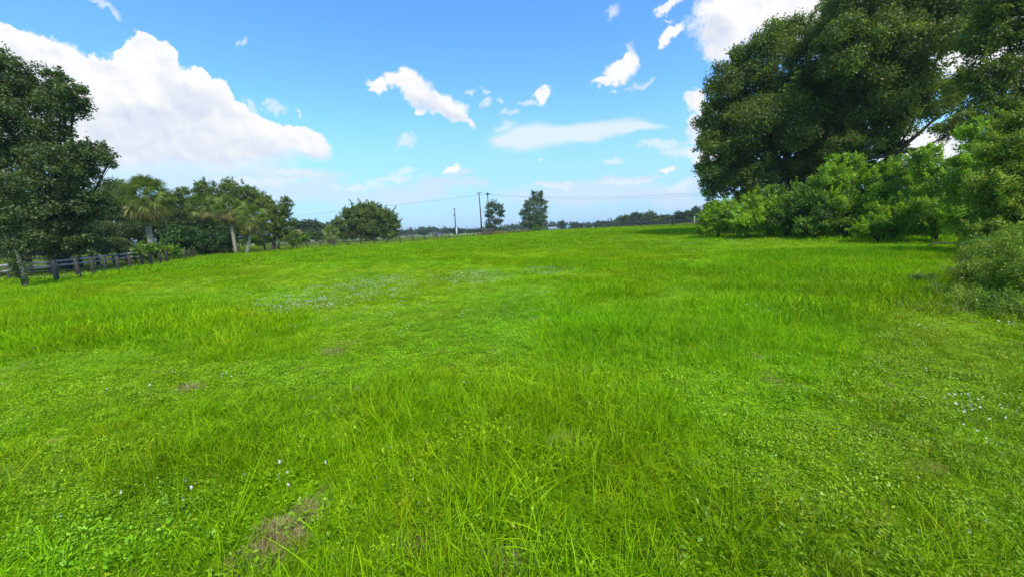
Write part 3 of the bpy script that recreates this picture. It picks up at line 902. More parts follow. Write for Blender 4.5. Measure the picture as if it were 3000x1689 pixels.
def tree(name, label, cat, base, lobes_w, leaf, mat, trunk_r=0.3, seed=1, group=None, trunk_top=0.55, limbs=True, bark='bark', cover=3.0, nsub=26, sub=0.24,
         fill=0.15, lean=(0, 0), elong=0.55, crown_name='crown', trunks=1, drop=0.0, zsq=0.75, tint_var=0.5, shoots=4):
    """lobes_w in world coordinates"""
    global NLEAF
    rng = np.random.default_rng(seed)
    base = np.array(base, float)
    t = thing(name, label, cat, base, group)
    lob = [(np.array(c) - base, r) for c, r in lobes_w]
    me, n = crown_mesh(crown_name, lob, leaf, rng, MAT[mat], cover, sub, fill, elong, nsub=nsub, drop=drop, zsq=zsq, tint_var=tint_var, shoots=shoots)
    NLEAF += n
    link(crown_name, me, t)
    mb = MB()
    if trunks == 1 and trunk_r > 0:
        zc = np.mean([c[2] for c, r in lob]); xc = np.mean([c[0] for c, r in lob]); yc = np.mean([c[1] for c, r in lob])
        fork = np.array([xc * 0.35 + lean[0], yc * 0.35 + lean[1], zc * trunk_top])
        p = [np.array([0, 0, -0.3]), np.array([fork[0] * 0.1, fork[1] * 0.1, fork[2] * 0.12]), fork * np.array([.5, .5, .55]) + rng.normal(0, trunk_r * .3, 3), fork]
        mb.tube(p, [trunk_r * 1.55, trunk_r * 1.1, trunk_r * 0.9, trunk_r * 0.75], 9, 0.08, rng)
        if limbs:
            for c, r in lob:
                mid = fork + (c - fork) * 0.5 + np.array([0, 0, -0.05 * np.linalg.norm(c - fork)]) + rng.normal(0, 0.15 * trunk_r + 0.05, 3)
                k = min(1.0, 0.35 + np.mean(r) / 6)
                mb.tube([fork + rng.normal(0, trunk_r * 0.2, 3), mid, c, c + (c - mid) / (np.linalg.norm(c - mid) + 1e-6) * min(r) * 0.55], [trunk_r * 0.5 * k, trunk_r * 0.34 * k, trunk_r * 0.18 * k, trunk_r * 0.05], 6, 0.08, rng)
                for j in range(3):
                    d = rng.normal(size=3); d /= np.linalg.norm(d)
                    e = c + d * np.array(r) * 0.65
                    mb.tube([mid + (c - mid) * rng.uniform(0.2, 1.0), (c + e) / 2 + rng.normal(0, 0.1, 3), e], [trunk_r * 0.15 * k, trunk_r * 0.09 * k, trunk_r * 0.03], 5)
        mb.build('trunk', MAT[bark], t, True)
    elif trunks > 1:
        for j in range(trunks):
            a = rng.uniform(0, 6.28); c, r = lob[rng.integers(0, len(lob))]
            b = np.array([math.cos(a), math.sin(a), 0]) * trunk_r * 3
            mb.tube([b - np.array([0, 0, .2]), b + (c - b) * 0.5 + rng.normal(0, .1, 3), c], [trunk_r, trunk_r * 0.7, trunk_r * 0.3], 6, 0.1, rng)
        mb.build('stem', MAT[bark], t, True)
    return t


def LB(px, py, r, D, ry=None, rz=None, dd=0.0):
    """a crown lobe seen at a photo pixel with a radius of r pixels, at depth D"""
    c = P(px, py, D + dd); k = (D + dd) / F
    return (c, (r * k, (ry if ry else r) * k, (rz if rz else r) * k))


TREE_SHADE = []  # discs under trees where shade goes into the ground colour


def build_trees_right():
    D = 38
    # broad oak closest to the open field
    b = B(2330, 690, D)
    L = [LB(2120, 470, 80, D), LB(2110, 360, 70, D, dd=1), LB(2150, 250, 75, D), LB(2230, 170, 80, D), LB(2320, 130, 75, D, dd=2), LB(2110, 540, 60, D, rz=45), LB(2210, 530, 75, D, dd=-1, rz=60),
         LB(2250, 380, 110, D, dd=-2), LB(2330, 270, 110, D), LB(2380, 420, 100, D, dd=1), LB(2320, 500, 80, D, rz=60), LB(2420, 180, 90, D, dd=1), LB(2460, 330, 90, D, dd=-1),
         LB(2200, 300, 90, D, dd=2), LB(2180, 440, 90, D, dd=2), LB(2080, 420, 40, D), LB(2075, 500, 36, D), LB(2400, 520, 60, D, dd=3, rz=50), LB(2290, 560, 60, D, dd=2, rz=40), LB(2200, 580, 50, D, rz=34), LB(2390, 300, 90, D, dd=3), LB(2440, 420, 70, D, dd=3)]
    tree('oak_tree', 'tall dark broadleaf tree of the right-hand stand that reaches farthest over the field', 'tree', b, L, 0.21, 'oak', 0.42, 101,
         shoots=2, cover=1.75, nsub=30, sub=0.26)
    TREE_SHADE.append((b[0], b[1], 9))
    D = 33
    b = B(2595, 700, D)
    L = [LB(2520, 60, 100, D), LB(2480, 160, 90, D, dd=-1), LB(2620, 30, 110, D, dd=1), LB(2740, 20, 110, D), LB(2560, 180, 110, D), LB(2680, 170, 100, D, dd=-2), LB(2600, 300, 110, D),
         LB(2500, 330, 80, D, dd=2), LB(2480, 440, 70, D, rz=55), LB(2700, 310, 90, D, rz=60), LB(2800, 290, 80, D, rz=60, dd=2), LB(2560, 420, 70, D, rz=50, dd=1), LB(2800, 60, 80, D, dd=-1), LB(2460, 80, 60, D, dd=2),
         LB(2820, 370, 60, D, rz=35), LB(2640, -90, 110, D), LB(2780, -90, 110, D), LB(2500, 500, 60, D, dd=3, rz=50), LB(2580, 520, 56, D, dd=3, rz=44), LB(2540, 250, 90, D, dd=3), LB(2620, 440, 40, D, dd=2, rz=30)]
    tree('oak_tree', 'tall dark tree with thick trunk behind the tallest bright bush, beside the sky gap', 'tree', b, L, 0.19, 'oak', 0.50, 102,
         shoots=2, cover=1.7, nsub=28, sub=0.26, trunk_top=0.5)
    TREE_SHADE.append((b[0], b[1], 9))
    D = 24
    b = B(2990, 740, D)
    L = [LB(2950, 100, 90, D), LB(2900, 230, 80, D, rz=50), LB(3010, 230, 100, D), LB(3040, 60, 120, D), LB(2960, 330, 80, D, dd=-1, rz=55), LB(3100, 340, 100, D), LB(2930, 10, 70, D), LB(3080, -60, 120, D), LB(2890, 130, 40, D)]
    tree('oak_tree', 'olive green broadleaf tree at the right edge of the photo above the tangled bushes', 'tree', b, L, 0.15, 'oak_olive', 0.30, 103, cover=1.35, nsub=30, sub=0.25)
    D = 36
    b = B(2290, 690, D)
    # a slim pine whose top shows above the oaks
    D = 46
    b = B(2450, 680, D)
    L = [LB(2455, 20, 45, D, rz=30), LB(2440, 70, 45, D, rz=25), LB(2480, 50, 45, D, rz=30), LB(2400, 90, 40, D, rz=22), LB(2470, -20, 30, D)]
    tree('pine_tree', 'thin pine with wispy grey-green top showing above the right-hand oaks', 'tree', b, L, 0.32, 'wisp', 0.22, 104, cover=1.3, nsub=26, sub=0.22, elong=0.14, trunk_top=0.85)


def bush(label, px, base_y, blobs, mat, seed, leaf=0.08, name='bush', cover=1.5, D=None, nsub=22, sub=0.27, group='bushes along the right edge of the field', elong=0.6, cat='bush'):
    b = G(px, base_y) if D is None else B(px, base_y, D)
    D = b[1]
    L = [LB(x, y, r, D, dd=dd, rz=rz) for (x, y, r, rz, dd) in blobs]
    return tree(name, label, cat, b, L, leaf, mat, 0.035, seed, group, trunks=7, cover=cover, nsub=nsub, sub=sub, crown_name='foliage', elong=elong, fill=0.3, shoots=12, tint_var=0.95)


def build_bushes_right():
    bush('low yellow-green bush nearest the back fence, where the row of bushes ends', 2105, 690, [(2080, 655, 34, 32, 0), (2120, 640, 44, 42, .5), (2095, 622, 30, 26, 1), (2140, 618, 30, 26, 1.5), (2060, 676, 22, 16, 0), (2150, 660, 32, 30, 0)], 'bush', 201, 0.125, D=33)
    bush('spreading light green bush between the low end bush and the dark trunk', 2210, 694, [(2190, 650, 50, 44, 0), (2240, 630, 60, 56, .5), (2200, 605, 44, 36, 1.5), (2250, 585, 40, 34, 2.5), (2260, 670, 36, 28, -.5), (2170, 668, 30, 26, -.3)], 'bush', 202, 0.125, D=30)
    bush('upright pale-tipped bush under the low branches of the first oak', 2300, 696, [(2300, 600, 52, 48, 1.5), (2320, 640, 60, 56, .5), (2280, 650, 52, 46, 0), (2270, 572, 24, 26, 2), (2345, 580, 44, 40, 2)], 'bush_mid', 203, 0.117, D=29)
    bush('dark leafy bush with a rusty orange clump, left of centre in the bush row', 2400, 698, [(2400, 635, 66, 62, 0.5), (2380, 670, 46, 34, 0), (2440, 660, 52, 42, 0), (2375, 590, 48, 46, 1.5), (2410, 570, 40, 36, 1.5)], 'bush_mid', 204, 0.109, D=26.5)
    bush('tallest bright green bush, pointed and sunlit, in front of the leaning trunk', 2480, 698, [(2480, 500, 42, 44, 1), (2440, 545, 58, 54, .5), (2520, 540, 60, 56, .5), (2480, 600, 80, 66, 0), (2430, 610, 50, 50, -.3), (2560, 590, 52, 50, 0), (2455, 480, 24, 28, 1), (2510, 490, 28, 26, 1)], 'bush', 205, 0.109, D=27)
    bush('mid green bush right of the tallest bright bush, with arching sprays', 2620, 697, [(2610, 550, 62, 58, 1), (2650, 515, 56, 52, 1.5), (2580, 520, 36, 34, 2), (2640, 620, 70, 60, 0), (2580, 640, 56, 46, 0), (2690, 570, 56, 50, .6), (2700, 640, 56, 46, 0)], 'bush', 206, 0.101, D=24.5)
    bush('bright low bush with broad light leaves at the foot of the bush row', 2590, 699, [(2560, 668, 36, 26, 0), (2610, 660, 40, 32, 0), (2650, 676, 34, 22, -.3), (2520, 680, 26, 16, -.2)], 'bush', 207, 0.101, D=22.5)
    bush('round bright bush below the sky gap under the big branch', 2740, 699, [(2740, 500, 46, 46, 1.5), (2700, 470, 38, 34, 2), (2760, 560, 60, 56, .5), (2720, 630, 62, 54, 0), (2780, 640, 60, 54, 0), (2730, 446, 20, 20, 2), (2740, 672, 54, 26, -.2)], 'bush', 208, 0.101, D=21.5)
    bush('tall green climber-covered bush topped by pale shoots', 2850, 715, [(2850, 400, 38, 40, .8), (2880, 450, 52, 50, .5), (2840, 500, 56, 54, .2), (2870, 570, 72, 70, 0), (2840, 640, 66, 56, 0), (2900, 640, 66, 60, -.3), (2858, 370, 20, 20, .8)], 'bush', 209, 0.086, D=18.5)
    bush('dense grey-green vine thicket at the right edge of the photo', 2960, 765, [(2990, 380, 60, 60, .5), (2950, 460, 70, 66, .3), (3010, 520, 90, 80, 0), (2930, 560, 76, 70, 0), (2960, 640, 90, 74, -.2), (2900, 690, 64, 44, -.4), (3020, 700, 90, 70, -.4), (3060, 420, 80, 80, 0)], 'bush_pale', 210, 0.07, D=14.0, nsub=34)
    # low weeds that fringe the thicket
    for k, (px, py, r, D) in enumerate([(2930, 780, 84, 10.0), (3010, 770, 120, 9.0), (2880, 745, 56, 12.5), (2990, 850, 130, 7.0), (2870, 855, 60, 8.2)]):
        b = B(px, py, D); c = P(px, py, D); rr = r * D / F
        lob = [(np.array([c[0], c[1], b[2] + rr * 0.5]), (rr, rr * 0.9, rr * 0.8)), (np.array([c[0] + rr * .8, c[1] + .2, b[2] + rr * 0.45]), (rr * .9, rr * 0.8, rr * 0.7)), (np.array([c[0] + rr * 1.9, c[1] + .3, b[2] + rr * 0.5]), (rr, rr, rr * 0.9))]
        lab = ['rank weeds below the vine thicket, beside the dry brown stems', 'weed mound at the right edge just under the vine thicket', 'small weed clump where the vine thicket meets the mown strip',
               'lowest and nearest weed mound at the right edge of the photo', 'small olive weed clump left of the nearest weed mound'][k]
        tree('weed_clump', lab, 'weeds', b, lob, 0.055, ['bush_pale', 'bush_pale', 'bush_mid', 'bush_pale', 'bush_pale'][k], 0.01, 220 + k, 'weed clumps at the right edge', trunks=5, cover=1.2, nsub=24, sub=0.26, crown_name='foliage', elong=0.4, fill=0.4)
    for k, (px, py, r, D, lab) in enumerate([(2750, 880, 46, 7.6, 'smallest low scrub clump, farthest left beside the flattened dead stems'), (2830, 905, 62, 6.9, 'low scrub clump between the flattened dead stems and the lowest mound'),
                                             (2920, 935, 80, 6.3, 'loose low scrub spilling forward of the right-edge mounds'), (3000, 975, 90, 5.7, 'nearest loose scrub cut by the right edge of the photo'), (2700, 830, 36, 9.0, 'tiny weed tuft in the field just left of the right-edge scrub')]):
        b = B(px, py, D); c = P(px, py, D); rr = r * D / F
        lob = [(np.array([c[0], c[1], b[2] + rr * 0.2]), (rr, rr * 0.9, rr * 0.45)), (np.array([c[0] + rr, c[1] + .2, b[2] + rr * 0.2]), (rr * .8, rr * 0.8, rr * 0.4))]
        tree('weed_clump', lab, 'weeds', b, lob, 0.042, 'bush_pale' if k % 2 else 'bush_mid', 0.006, 240 + k, 'weed clumps at the right edge', trunks=6, cover=0.6, nsub=20, sub=0.3, crown_name='foliage', elong=0.3, fill=0.4, shoots=12, tint_var=0.8)
    # dry brown stems
    rng = np.random.default_rng(5)
    for k, (px, py, D, n, L, w, lab) in enumerate([(2960, 800, 8.6, 420, 0.95, 0.75, 'tangle of dry grey-brown stems spilling from the vine thicket'), (2850, 800, 9.6, 200, 0.6, 0.5, 'small tuft of dry pale stems in front of the vine thicket'),
                                                   (2720, 905, 6.6, 150, 0.30, 0.5, 'flattened patch of dead stems in the weeds, left of the right-edge mounds')]):
        b = B(px, py, D)
        me = tuft_mesh('dry_stems', rng, n, L, 0.007, w, 1.0, 1.0, MAT['straw'], 5)
        o = link('dry_stems', me); o.location = b; tag(o, lab, 'dry stems')
    # dead twiggy sapling stub in front of the bushes
    b = G(2459, 700)
    mb = MB(); mb.tube([(0, 0, -.1), (0.02, 0, .5), (0.0, 0, .95)], [.05, .045, .035], 7, .1, rng)
    mb.tube([(0.01, 0, .55), (-.18, 0, .75), (-.22, 0, .9)], [.02, .014, .006], 5); mb.tube([(0.01, 0, .6), (.12, 0, .72)], [.014, .006], 5)
    o = mb.build('tree_stump', MAT['post'], None, True); o.location = b; tag(o, 'thin grey dead stub with a side twig in front of the dark bush', 'stump')
    # fallen stick
    b = G(2775, 722); mb = MB()
    mb.tube([(-.9, 0, .06), (-.3, .1, .16), (.3, -.05, .1), (.9, .1, .16)], [.03, .045, .04, .015], 6, .1, rng); mb.tube([(-.3, .1, .16), (-.55, .3, .3)], [.02, .006], 5)
    o = mb.build('fallen_branch', MAT['bark'], None, True); o.location = b; tag(o, 'dark fallen branch lying in the grass near the vine thicket', 'branch')


def build_trees_left():
    D = 26
    b = B(70, 845, D - 3)
    # big left oak
    D = 27; b = B(205, 775, 30)
    L = [LB(38, 239, 72, D), LB(-42, 219, 80, D), LB(98, 309, 80, D, dd=1), LB(188, 309, 52, D), LB(213, 274, 34, D, dd=-.5), LB(8, 349, 70, D, dd=-1), LB(138, 409, 62, D), LB(48, 459, 80, D),
         LB(-72, 409, 110, D), LB(158, 499, 80, D, dd=-1), LB(253, 464, 48, D), LB(288, 449, 34, D, dd=.6), LB(228, 529, 56, D, dd=1), LB(28, 560, 90, D, dd=-1.5), LB(118, 590, 80, D, dd=-1),
         LB(-92, 560, 120, D), LB(218, 600, 70, D), LB(8, 660, 80, D, dd=-1.5), LB(108, 690, 70, D, rz=45, dd=-1), LB(213, 700, 66, D, rz=45), LB(288, 620, 50, D, dd=1), LB(168, 234, 30, D), LB(318, 479, 18, D), LB(-72, 700, 90, D), LB(8, 712, 60, D, rz=34), LB(138, 714, 60, D, rz=32), LB(238, 712, 50, D, rz=30), LB(78, 640, 70, D, dd=1)]
    L += [LB(-40, 728, 60, D, dd=8, rz=36), LB(60, 732, 60, D, dd=8, rz=36), LB(160, 730, 60, D, dd=8, rz=34), LB(255, 728, 54, D, dd=9, rz=32), LB(330, 724, 46, D, dd=10, rz=30)]
    tree('oak_tree', 'huge dark oak at the left edge of the photo, highest tree on that side', 'tree', b, L, 0.16, 'oak_left', 0.42, 301, shoots=2, cover=1.45, nsub=30, sub=0.25, trunk_top=0.35)
    TREE_SHADE.append((b[0], b[1], 12)); TREE_SHADE.append((-34, 33, 10)); TREE_SHADE.append((-30, 22, 8))
    D = 45; b = B(345, 752, D + 1)
    L = [LB(320, 620, 60, D), LB(370, 660, 60, D, dd=-1), LB(300, 700, 60, D, rz=44), LB(380, 700, 52, D, rz=40, dd=1), LB(260, 660, 60, D, dd=1), LB(340, 580, 46, D, dd=2), LB(400, 640, 40, D, dd=1.5)]
    tree('oak_tree', 'low dark oak between the huge left oak and the tallest palm', 'tree', b, L, 0.16, 'oak_left', 0.3, 302, cover=1.7, nsub=26, trunk_top=0.4)
    TREE_SHADE.append((b[0], b[1], 8))
    D = 52; b = B(345, 745, D)
    L = [LB(330, 565, 34, D), LB(365, 555, 30, D), (P(345, 600, D), (2.5, 2.5, 2.0))]
    tree('oak_tree', 'yellow-green tree peeping out between the huge oak and the tallest palm', 'tree', b, L, 0.2, 'bush_mid', 0.25, 303, cover=1.6, nsub=24)
    D = 50; b = B(470, 745, D)
    L = [LB(440, 620, 46, D), LB(495, 600, 34, D), LB(510, 580, 22, D), LB(470, 660, 50, D, rz=40), LB(430, 680, 44, D, rz=28), LB(520, 650, 40, D), LB(395, 665, 40, D, rz=35)]
    tree('oak_tree', 'dark oak behind the tallest palm, twiggy at its right edge', 'tree', b, L, 0.2, 'oak_left', 0.3, 304, cover=1.5, nsub=24)
    # wide oak group behind the palm pair
    D = 60; b = B(640, 735, D)
    L = [LB(560, 590, 40, D), LB(610, 565, 36, D), LB(660, 570, 40, D, dd=1), LB(715, 570, 34, D), LB(745, 585, 28, D), LB(600, 620, 60, D), LB(680, 620, 60, D), LB(740, 620, 50, D), LB(560, 650, 50, D), LB(780, 600, 24, D), LB(640, 670, 60, D, rz=40), LB(730, 680, 50, D, rz=40), LB(800, 640, 40, D)]
    tree('oak_tree', 'wide domed oak behind the group of three palms', 'tree', b, L, 0.22, 'oak', 0.4, 305, cover=1.7, nsub=26)
    TREE_SHADE.append((b[0], b[1], 10))
    D = 54; b = B(800, 728, D)
    L = [LB(838, 598, 20, D), LB(815, 625, 26, D), LB(830, 660, 34, D), LB(800, 690, 36, D, rz=26), LB(845, 695, 26, D, rz=22), LB(775, 660, 36, D), LB(835, 625, 18, D), LB(760, 700, 34, D, rz=22)]
    tree('oak_tree', 'narrow dark tree at the right end of the left-hand grove, drooping over the fence', 'tree', b, L, 0.2, 'oak', 0.28, 306, cover=1.7, nsub=26)
    # understorey
    SH = [(440, 765, 37, [(440, 746, 28, 24, 0), (475, 738, 28, 26, .5), (420, 735, 20, 20, 1), (500, 742, 26, 22, .5)], 'bush_mid', 'light green shrub around the foot of the tallest palm, right behind the fence posts'),
          (520, 757, 46, [(520, 720, 34, 32, 0), (550, 700, 34, 32, .5), (505, 690, 28, 28, 1)], 'shrub_dark', 'dark shrub behind the fence posts, right of the light green shrub'),
          (600, 752, 52, [(590, 725, 36, 30, 0), (620, 712, 36, 34, .5), (575, 690, 34, 34, 1)], 'shrub_dark', 'dark rounded shrub left of the two bare palm trunks'),
          (650, 748, 53, [(640, 728, 32, 24, 0), (665, 712, 30, 30, .8), (650, 690, 32, 30, 1.5)], 'shrub_dark', 'dark shrub close behind the palm pair trunks'),
          (565, 750, 56, [(560, 655, 44, 40, 1), (600, 640, 40, 36, 1.5), (545, 690, 36, 30, 0), (610, 675, 34, 30, 0)], 'oak_olive', 'olive bush with yellowish sprays left of the palm pair'),
          (870, 722, 62, [(862, 705, 20, 16, 0), (885, 702, 18, 14, .5)], 'bush_mid', 'small round light green bush by the fence near the dead palms')]
    for k, (px, py, D, bl, mat, lab) in enumerate(SH):
        bush(lab, px, py, bl, mat, 320 + k, 0.17 if D < 45 else 0.2, D=D, group=None, name='shrub', cat='shrub', nsub=20)
    # vine-wrapped pale trunk at the left edge
    b = G(80, 843); rng = np.random.default_rng(8)
    t = thing('slender_tree', 'slender pale trunk wrapped in vines standing in front of the left fence', 'tree', b)
    mb = MB(); mb.tube([(0, 0, -.2), (-.05, 0, .9), (-.1, 0, 1.8), (-.14, .1, 3.4), (-.1, .2, 5.2)], [.10, .085, .075, .07, .04], 8, .12, rng)
    mb.tube([(-.22, .15, -.2), (-.26, .1, .9), (-.24, 0, 1.9), (-.28, .1, 3.4)], [.10, .09, .08, .06], 7, .12, rng)
    mb.build('trunk', MAT['bark_grey'], t, True)
    me, n = crown_mesh('vines', [((-.15, -.05, .8), (.22, .2, .7)), ((-.2, 0, 1.8), (.36, .3, .6)), ((-.3, 0, 3.0), (.6, .6, .9)), ((-.3, .2, 4.3), (.9, .9, .8))], 0.085, rng, MAT['oak_left'], 1.1, 0.3, 0.3)
    link('vines', me, t)


# ------------------------------------------------------------------ palms
def palm(label, base, crown_c, R, seed, group=None, trunk_r=0.17, n_green=34, n_dead=26, name='palm_tree', dead_only=False):
    rng = np.random.default_rng(seed)
    base = np.array(base, float); c = np.array(crown_c, float) - base
    t = thing(name, label, 'palm tree', base, group)
    mb = MB()
    mid = c * 0.5 + np.array([rng.normal(0, .12), rng.normal(0, .12), 0])
    mb.tube([(0, 0, -.3), mid * 0.25, mid, c * np.array([.95, .95, .85]), c], [trunk_r * 1.25, trunk_r, trunk_r * .95, trunk_r * 1.0, trunk_r * 1.1], 10, 0.07, rng)
    mb.build('trunk', MAT['bark_pale'], t, True)

    def fronds(nf, lo, hi, scale, mat, nm, droop, width=0.024):
        V = []; T = []; Rn = []
        for k in range(nf):
            az = k * 2.399963 + rng.normal(0, .25); el = math.radians(lo + (hi - lo) * ((k + 0.5) / nf) + rng.normal(0, 7))
            d = np.array([math.cos(az) * math.cos(el), math.sin(az) * math.cos(el), math.sin(el)])
            s = np.array([-math.sin(az), math.cos(az), 0.0]); u = np.cross(d, s) * -1
            ro = rng.normal(0, .6); s, u = s * math.cos(ro) + u * math.sin(ro), u * math.cos(ro) - s * math.sin(ro)
            pl = R * 0.60 * rng.uniform(.8, 1.15)
            hub = c + d * pl + np.array([0, 0, -0.10 * R * (math.cos(el))])
            # petiole
            i = len(V); w = 0.03
            V += [c - s * w, c + s * w, hub + s * w * .6, hub - s * w * .6]; T += [(i, i + 1, i + 2), (i, i + 2, i + 3)]; rv = rng.random() * .6 + .2; Rn += [rv, rv]
            ns = 26; fr = R * 0.46 * scale * rng.uniform(.85, 1.15)
            for j in range(ns):
                a = math.radians(-115 + 230 * j / (ns - 1)) + rng.normal(0, .04)
                dd = d * math.cos(a) + s * math.sin(a) + u * 0.1
                ln = fr * (0.72 + 0.28 * math.cos(a * .7)) * rng.uniform(.85, 1.1)
                perp = np.cross(dd, u); perp /= np.linalg.norm(perp) + 1e-9
                m1 = hub + dd * ln * .5 + np.array([0, 0, -ln * .08 * droop]); tip = hub + dd * ln * .88 + np.array([0, 0, -ln * droop * rng.uniform(.35, .65)])
                ww = width * R * .5
                i = len(V); V += [hub, m1 + perp * ww, m1 - perp * ww, tip]; T += [(i, i + 1, i + 2), (i + 1, i + 3, i + 2)]
                x = np.clip(rv + rng.normal(0, .15), 0, 1); Rn += [x, x]
        me = mesh_np(nm, np.array(V), None, np.array(T), [mat], fattr={'rnd': np.array(Rn)})
        link(nm, me, t)
    if not dead_only:
        fronds(n_green, 85, -40, 1.0, MAT['palm'], 'fronds', 0.7)
    fronds(n_dead, -28 if not dead_only else 35, -86, .95, MAT['palm_dead'], 'dead_fronds', 1.1)
    return t


def build_palms():
    D = 39; g = 'palms among the left-hand oaks'
    palm('tallest cabbage palm, its full round crown alone against the sky on the left', B(447, 760, D), P(428, 572, D), 2.4, 401, g, 0.25, 100, 90)
    D = 50
    palm('left palm of the pair with bare pale trunks, crown higher and half hidden', B(692, 745, D), P(672, 608, D), 2.0, 402, g, 0.19, 60, 44)
    D = 48
    palm('right palm of the pair with bare pale trunks, shaggy brown skirt', B(722, 743, D), P(740, 633, D), 1.9, 403, g, 0.19, 60, 50)
    D = 54
    palm('palm sunk in the olive bush left of the palm pair, only its crown showing', B(590, 745, D), P(585, 605, D), 2.0, 404, g, 0.19, 50, 40)
    D = 76
    palm('small yellowish palm in front of the round oak in mid field', B(972, 714, D), P(970, 682, D), 2.0, 405, None, 0.2, 34, 30)
    D = 92
    palm('dead grey-brown palm, left of two leaning beside the grove', B(872, 705, D), P(866, 676, D), 1.5, 406, 'two dead palms', 0.16, 20, 26, dead_only=True)
    palm('dead grey-brown palm, right of two leaning beside the grove', B(879, 704, D + 1), P(873, 673, D + 1), 1.3, 407, 'two dead palms', 0.16, 20, 20, dead_only=True)


def build_mid_trees():
    D = 97; b = B(1075, 704, D)
    L = [LB(1010, 670, 34, D), LB(1040, 645, 36, D), LB(1075, 630, 30, D), LB(1105, 625, 26, D), LB(1130, 645, 34, D), LB(1140, 675, 28, D, rz=24), LB(1075, 665, 44, D), LB(1045, 685, 30, D, rz=18), LB(1110, 685, 34, D, rz=18), LB(1060, 612, 16, D), LB(1090, 608, 16, D), LB(985, 655, 16, D), LB(1152, 640, 14, D), LB(1020, 630, 20, D), LB(1000, 685, 26, D, rz=16), LB(1150, 665, 26, D), LB(1080, 690, 30, D, rz=16), LB(1148, 690, 20, D, rz=14), LB(1060, 640, 40, D), LB(1110, 650, 40, D), LB(980, 672, 18, D)]
    tree('oak_tree', 'large round dark oak standing alone beyond the back fence', 'tree', b, L, 0.34, 'oak', 0.5, 501, cover=2.0, nsub=26)
    # slim pine with a round flat-topped crown
    D = 118; b = B(1452, 686, D)
    L = [LB(1450, 602, 18, D, rz=12), LB(1438, 612, 16, D), LB(1462, 614, 14, D), LB(1436, 626, 12, D), LB(1464, 628, 9, D), LB(1470, 622, 7, D), LB(1426, 634, 6, D, rz=5), LB(1472, 634, 6, D, rz=4), LB(1440, 640, 10, D), LB(1452, 650, 9, D), LB(1468, 646, 6, D, rz=4), LB(1430, 655, 9, D), LB(1445, 665, 12, D), LB(1462, 655, 7, D), LB(1432, 668, 9, D), LB(1448, 676, 10, D, rz=6)]
    tree('pine_tree', 'slim pine with a round tufted top standing at the back fence below the wires', 'tree', b, L, 0.42, 'wisp', 0.22, 502, cover=1.2, nsub=14, sub=0.34, elong=0.35, trunk_top=0.75)
    D = 108; b = B(1573, 679, D)
    L = [LB(1572, 665, 14, D, rz=14), LB(1560, 658, 16, D), LB(1580, 650, 18, D), LB(1545, 645, 18, D, rz=12), LB(1570, 630, 22, D), LB(1548, 620, 18, D), LB(1590, 625, 16, D), LB(1570, 600, 22, D), LB(1590, 598, 13, D), LB(1552, 598, 14, D), LB(1575, 580, 14, D), LB(1535, 660, 12, D, rz=8), LB(1595, 655, 9, D), LB(1530, 628, 10, D), LB(1600, 610, 6, D, rz=4), LB(1540, 605, 6, D), LB(1598, 640, 7, D, rz=4), LB(1585, 570, 5, D, rz=8), LB(1562, 570, 5, D, rz=8)]
    tree('willow_tree', 'loose airy grey-green tree with upswept twigs, right of the slim pine', 'tree', b, L, 0.42, 'wisp', 0.28, 503, cover=0.8, nsub=18, sub=0.36, elong=0.3, drop=-0.8, trunk_top=0.3)
    rng = np.random.default_rng(77)
    L = [LB(1568, 671, 12, D - 2), LB(1590, 674, 12, D - 2, rz=7), LB(1578, 668, 10, D - 1)]
    tree('shrub', 'dark and bright bush at the foot of the airy tree', 'shrub', B(1580, 679, D - 2), L, 0.3, 'bush_mid', 0.05, 504, cover=1.9, nsub=16, trunks=4, crown_name='foliage')
    L = [LB(1484, 680, 14, 130, rz=8), LB(1470, 676, 12, 130), LB(1510, 684, 8, 130, rz=5), LB(1428, 672, 10, 126, rz=12)]
    tree('shrub', 'hazy green scrub right behind the slim pine', 'shrub', B(1480, 684, 130), L, 0.4, 'wisp', 0.05, 505, cover=1.6, nsub=16, trunks=4, crown_name='foliage')


# three stock crowns for the far trees, copied with their trunks
def far_tree_stock():
    out = []
    for k in range(4):
        rng = np.random.default_rng(600 + k)
        L = []
        for j in range(9):
            a = rng.uniform(0, 6.28); r = rng.uniform(0, 2.8)
            L.append((np.array([r * math.cos(a), r * math.sin(a), rng.uniform(2.6, 6.4) - r * .35]), (rng.uniform(1.3, 2.3), rng.uniform(1.3, 2.3), rng.uniform(1.0, 1.7))))
        L.append((np.array([0, 0, 3.5]), (2.6, 2.6, 1.6)))
        out.append(L)
    return out


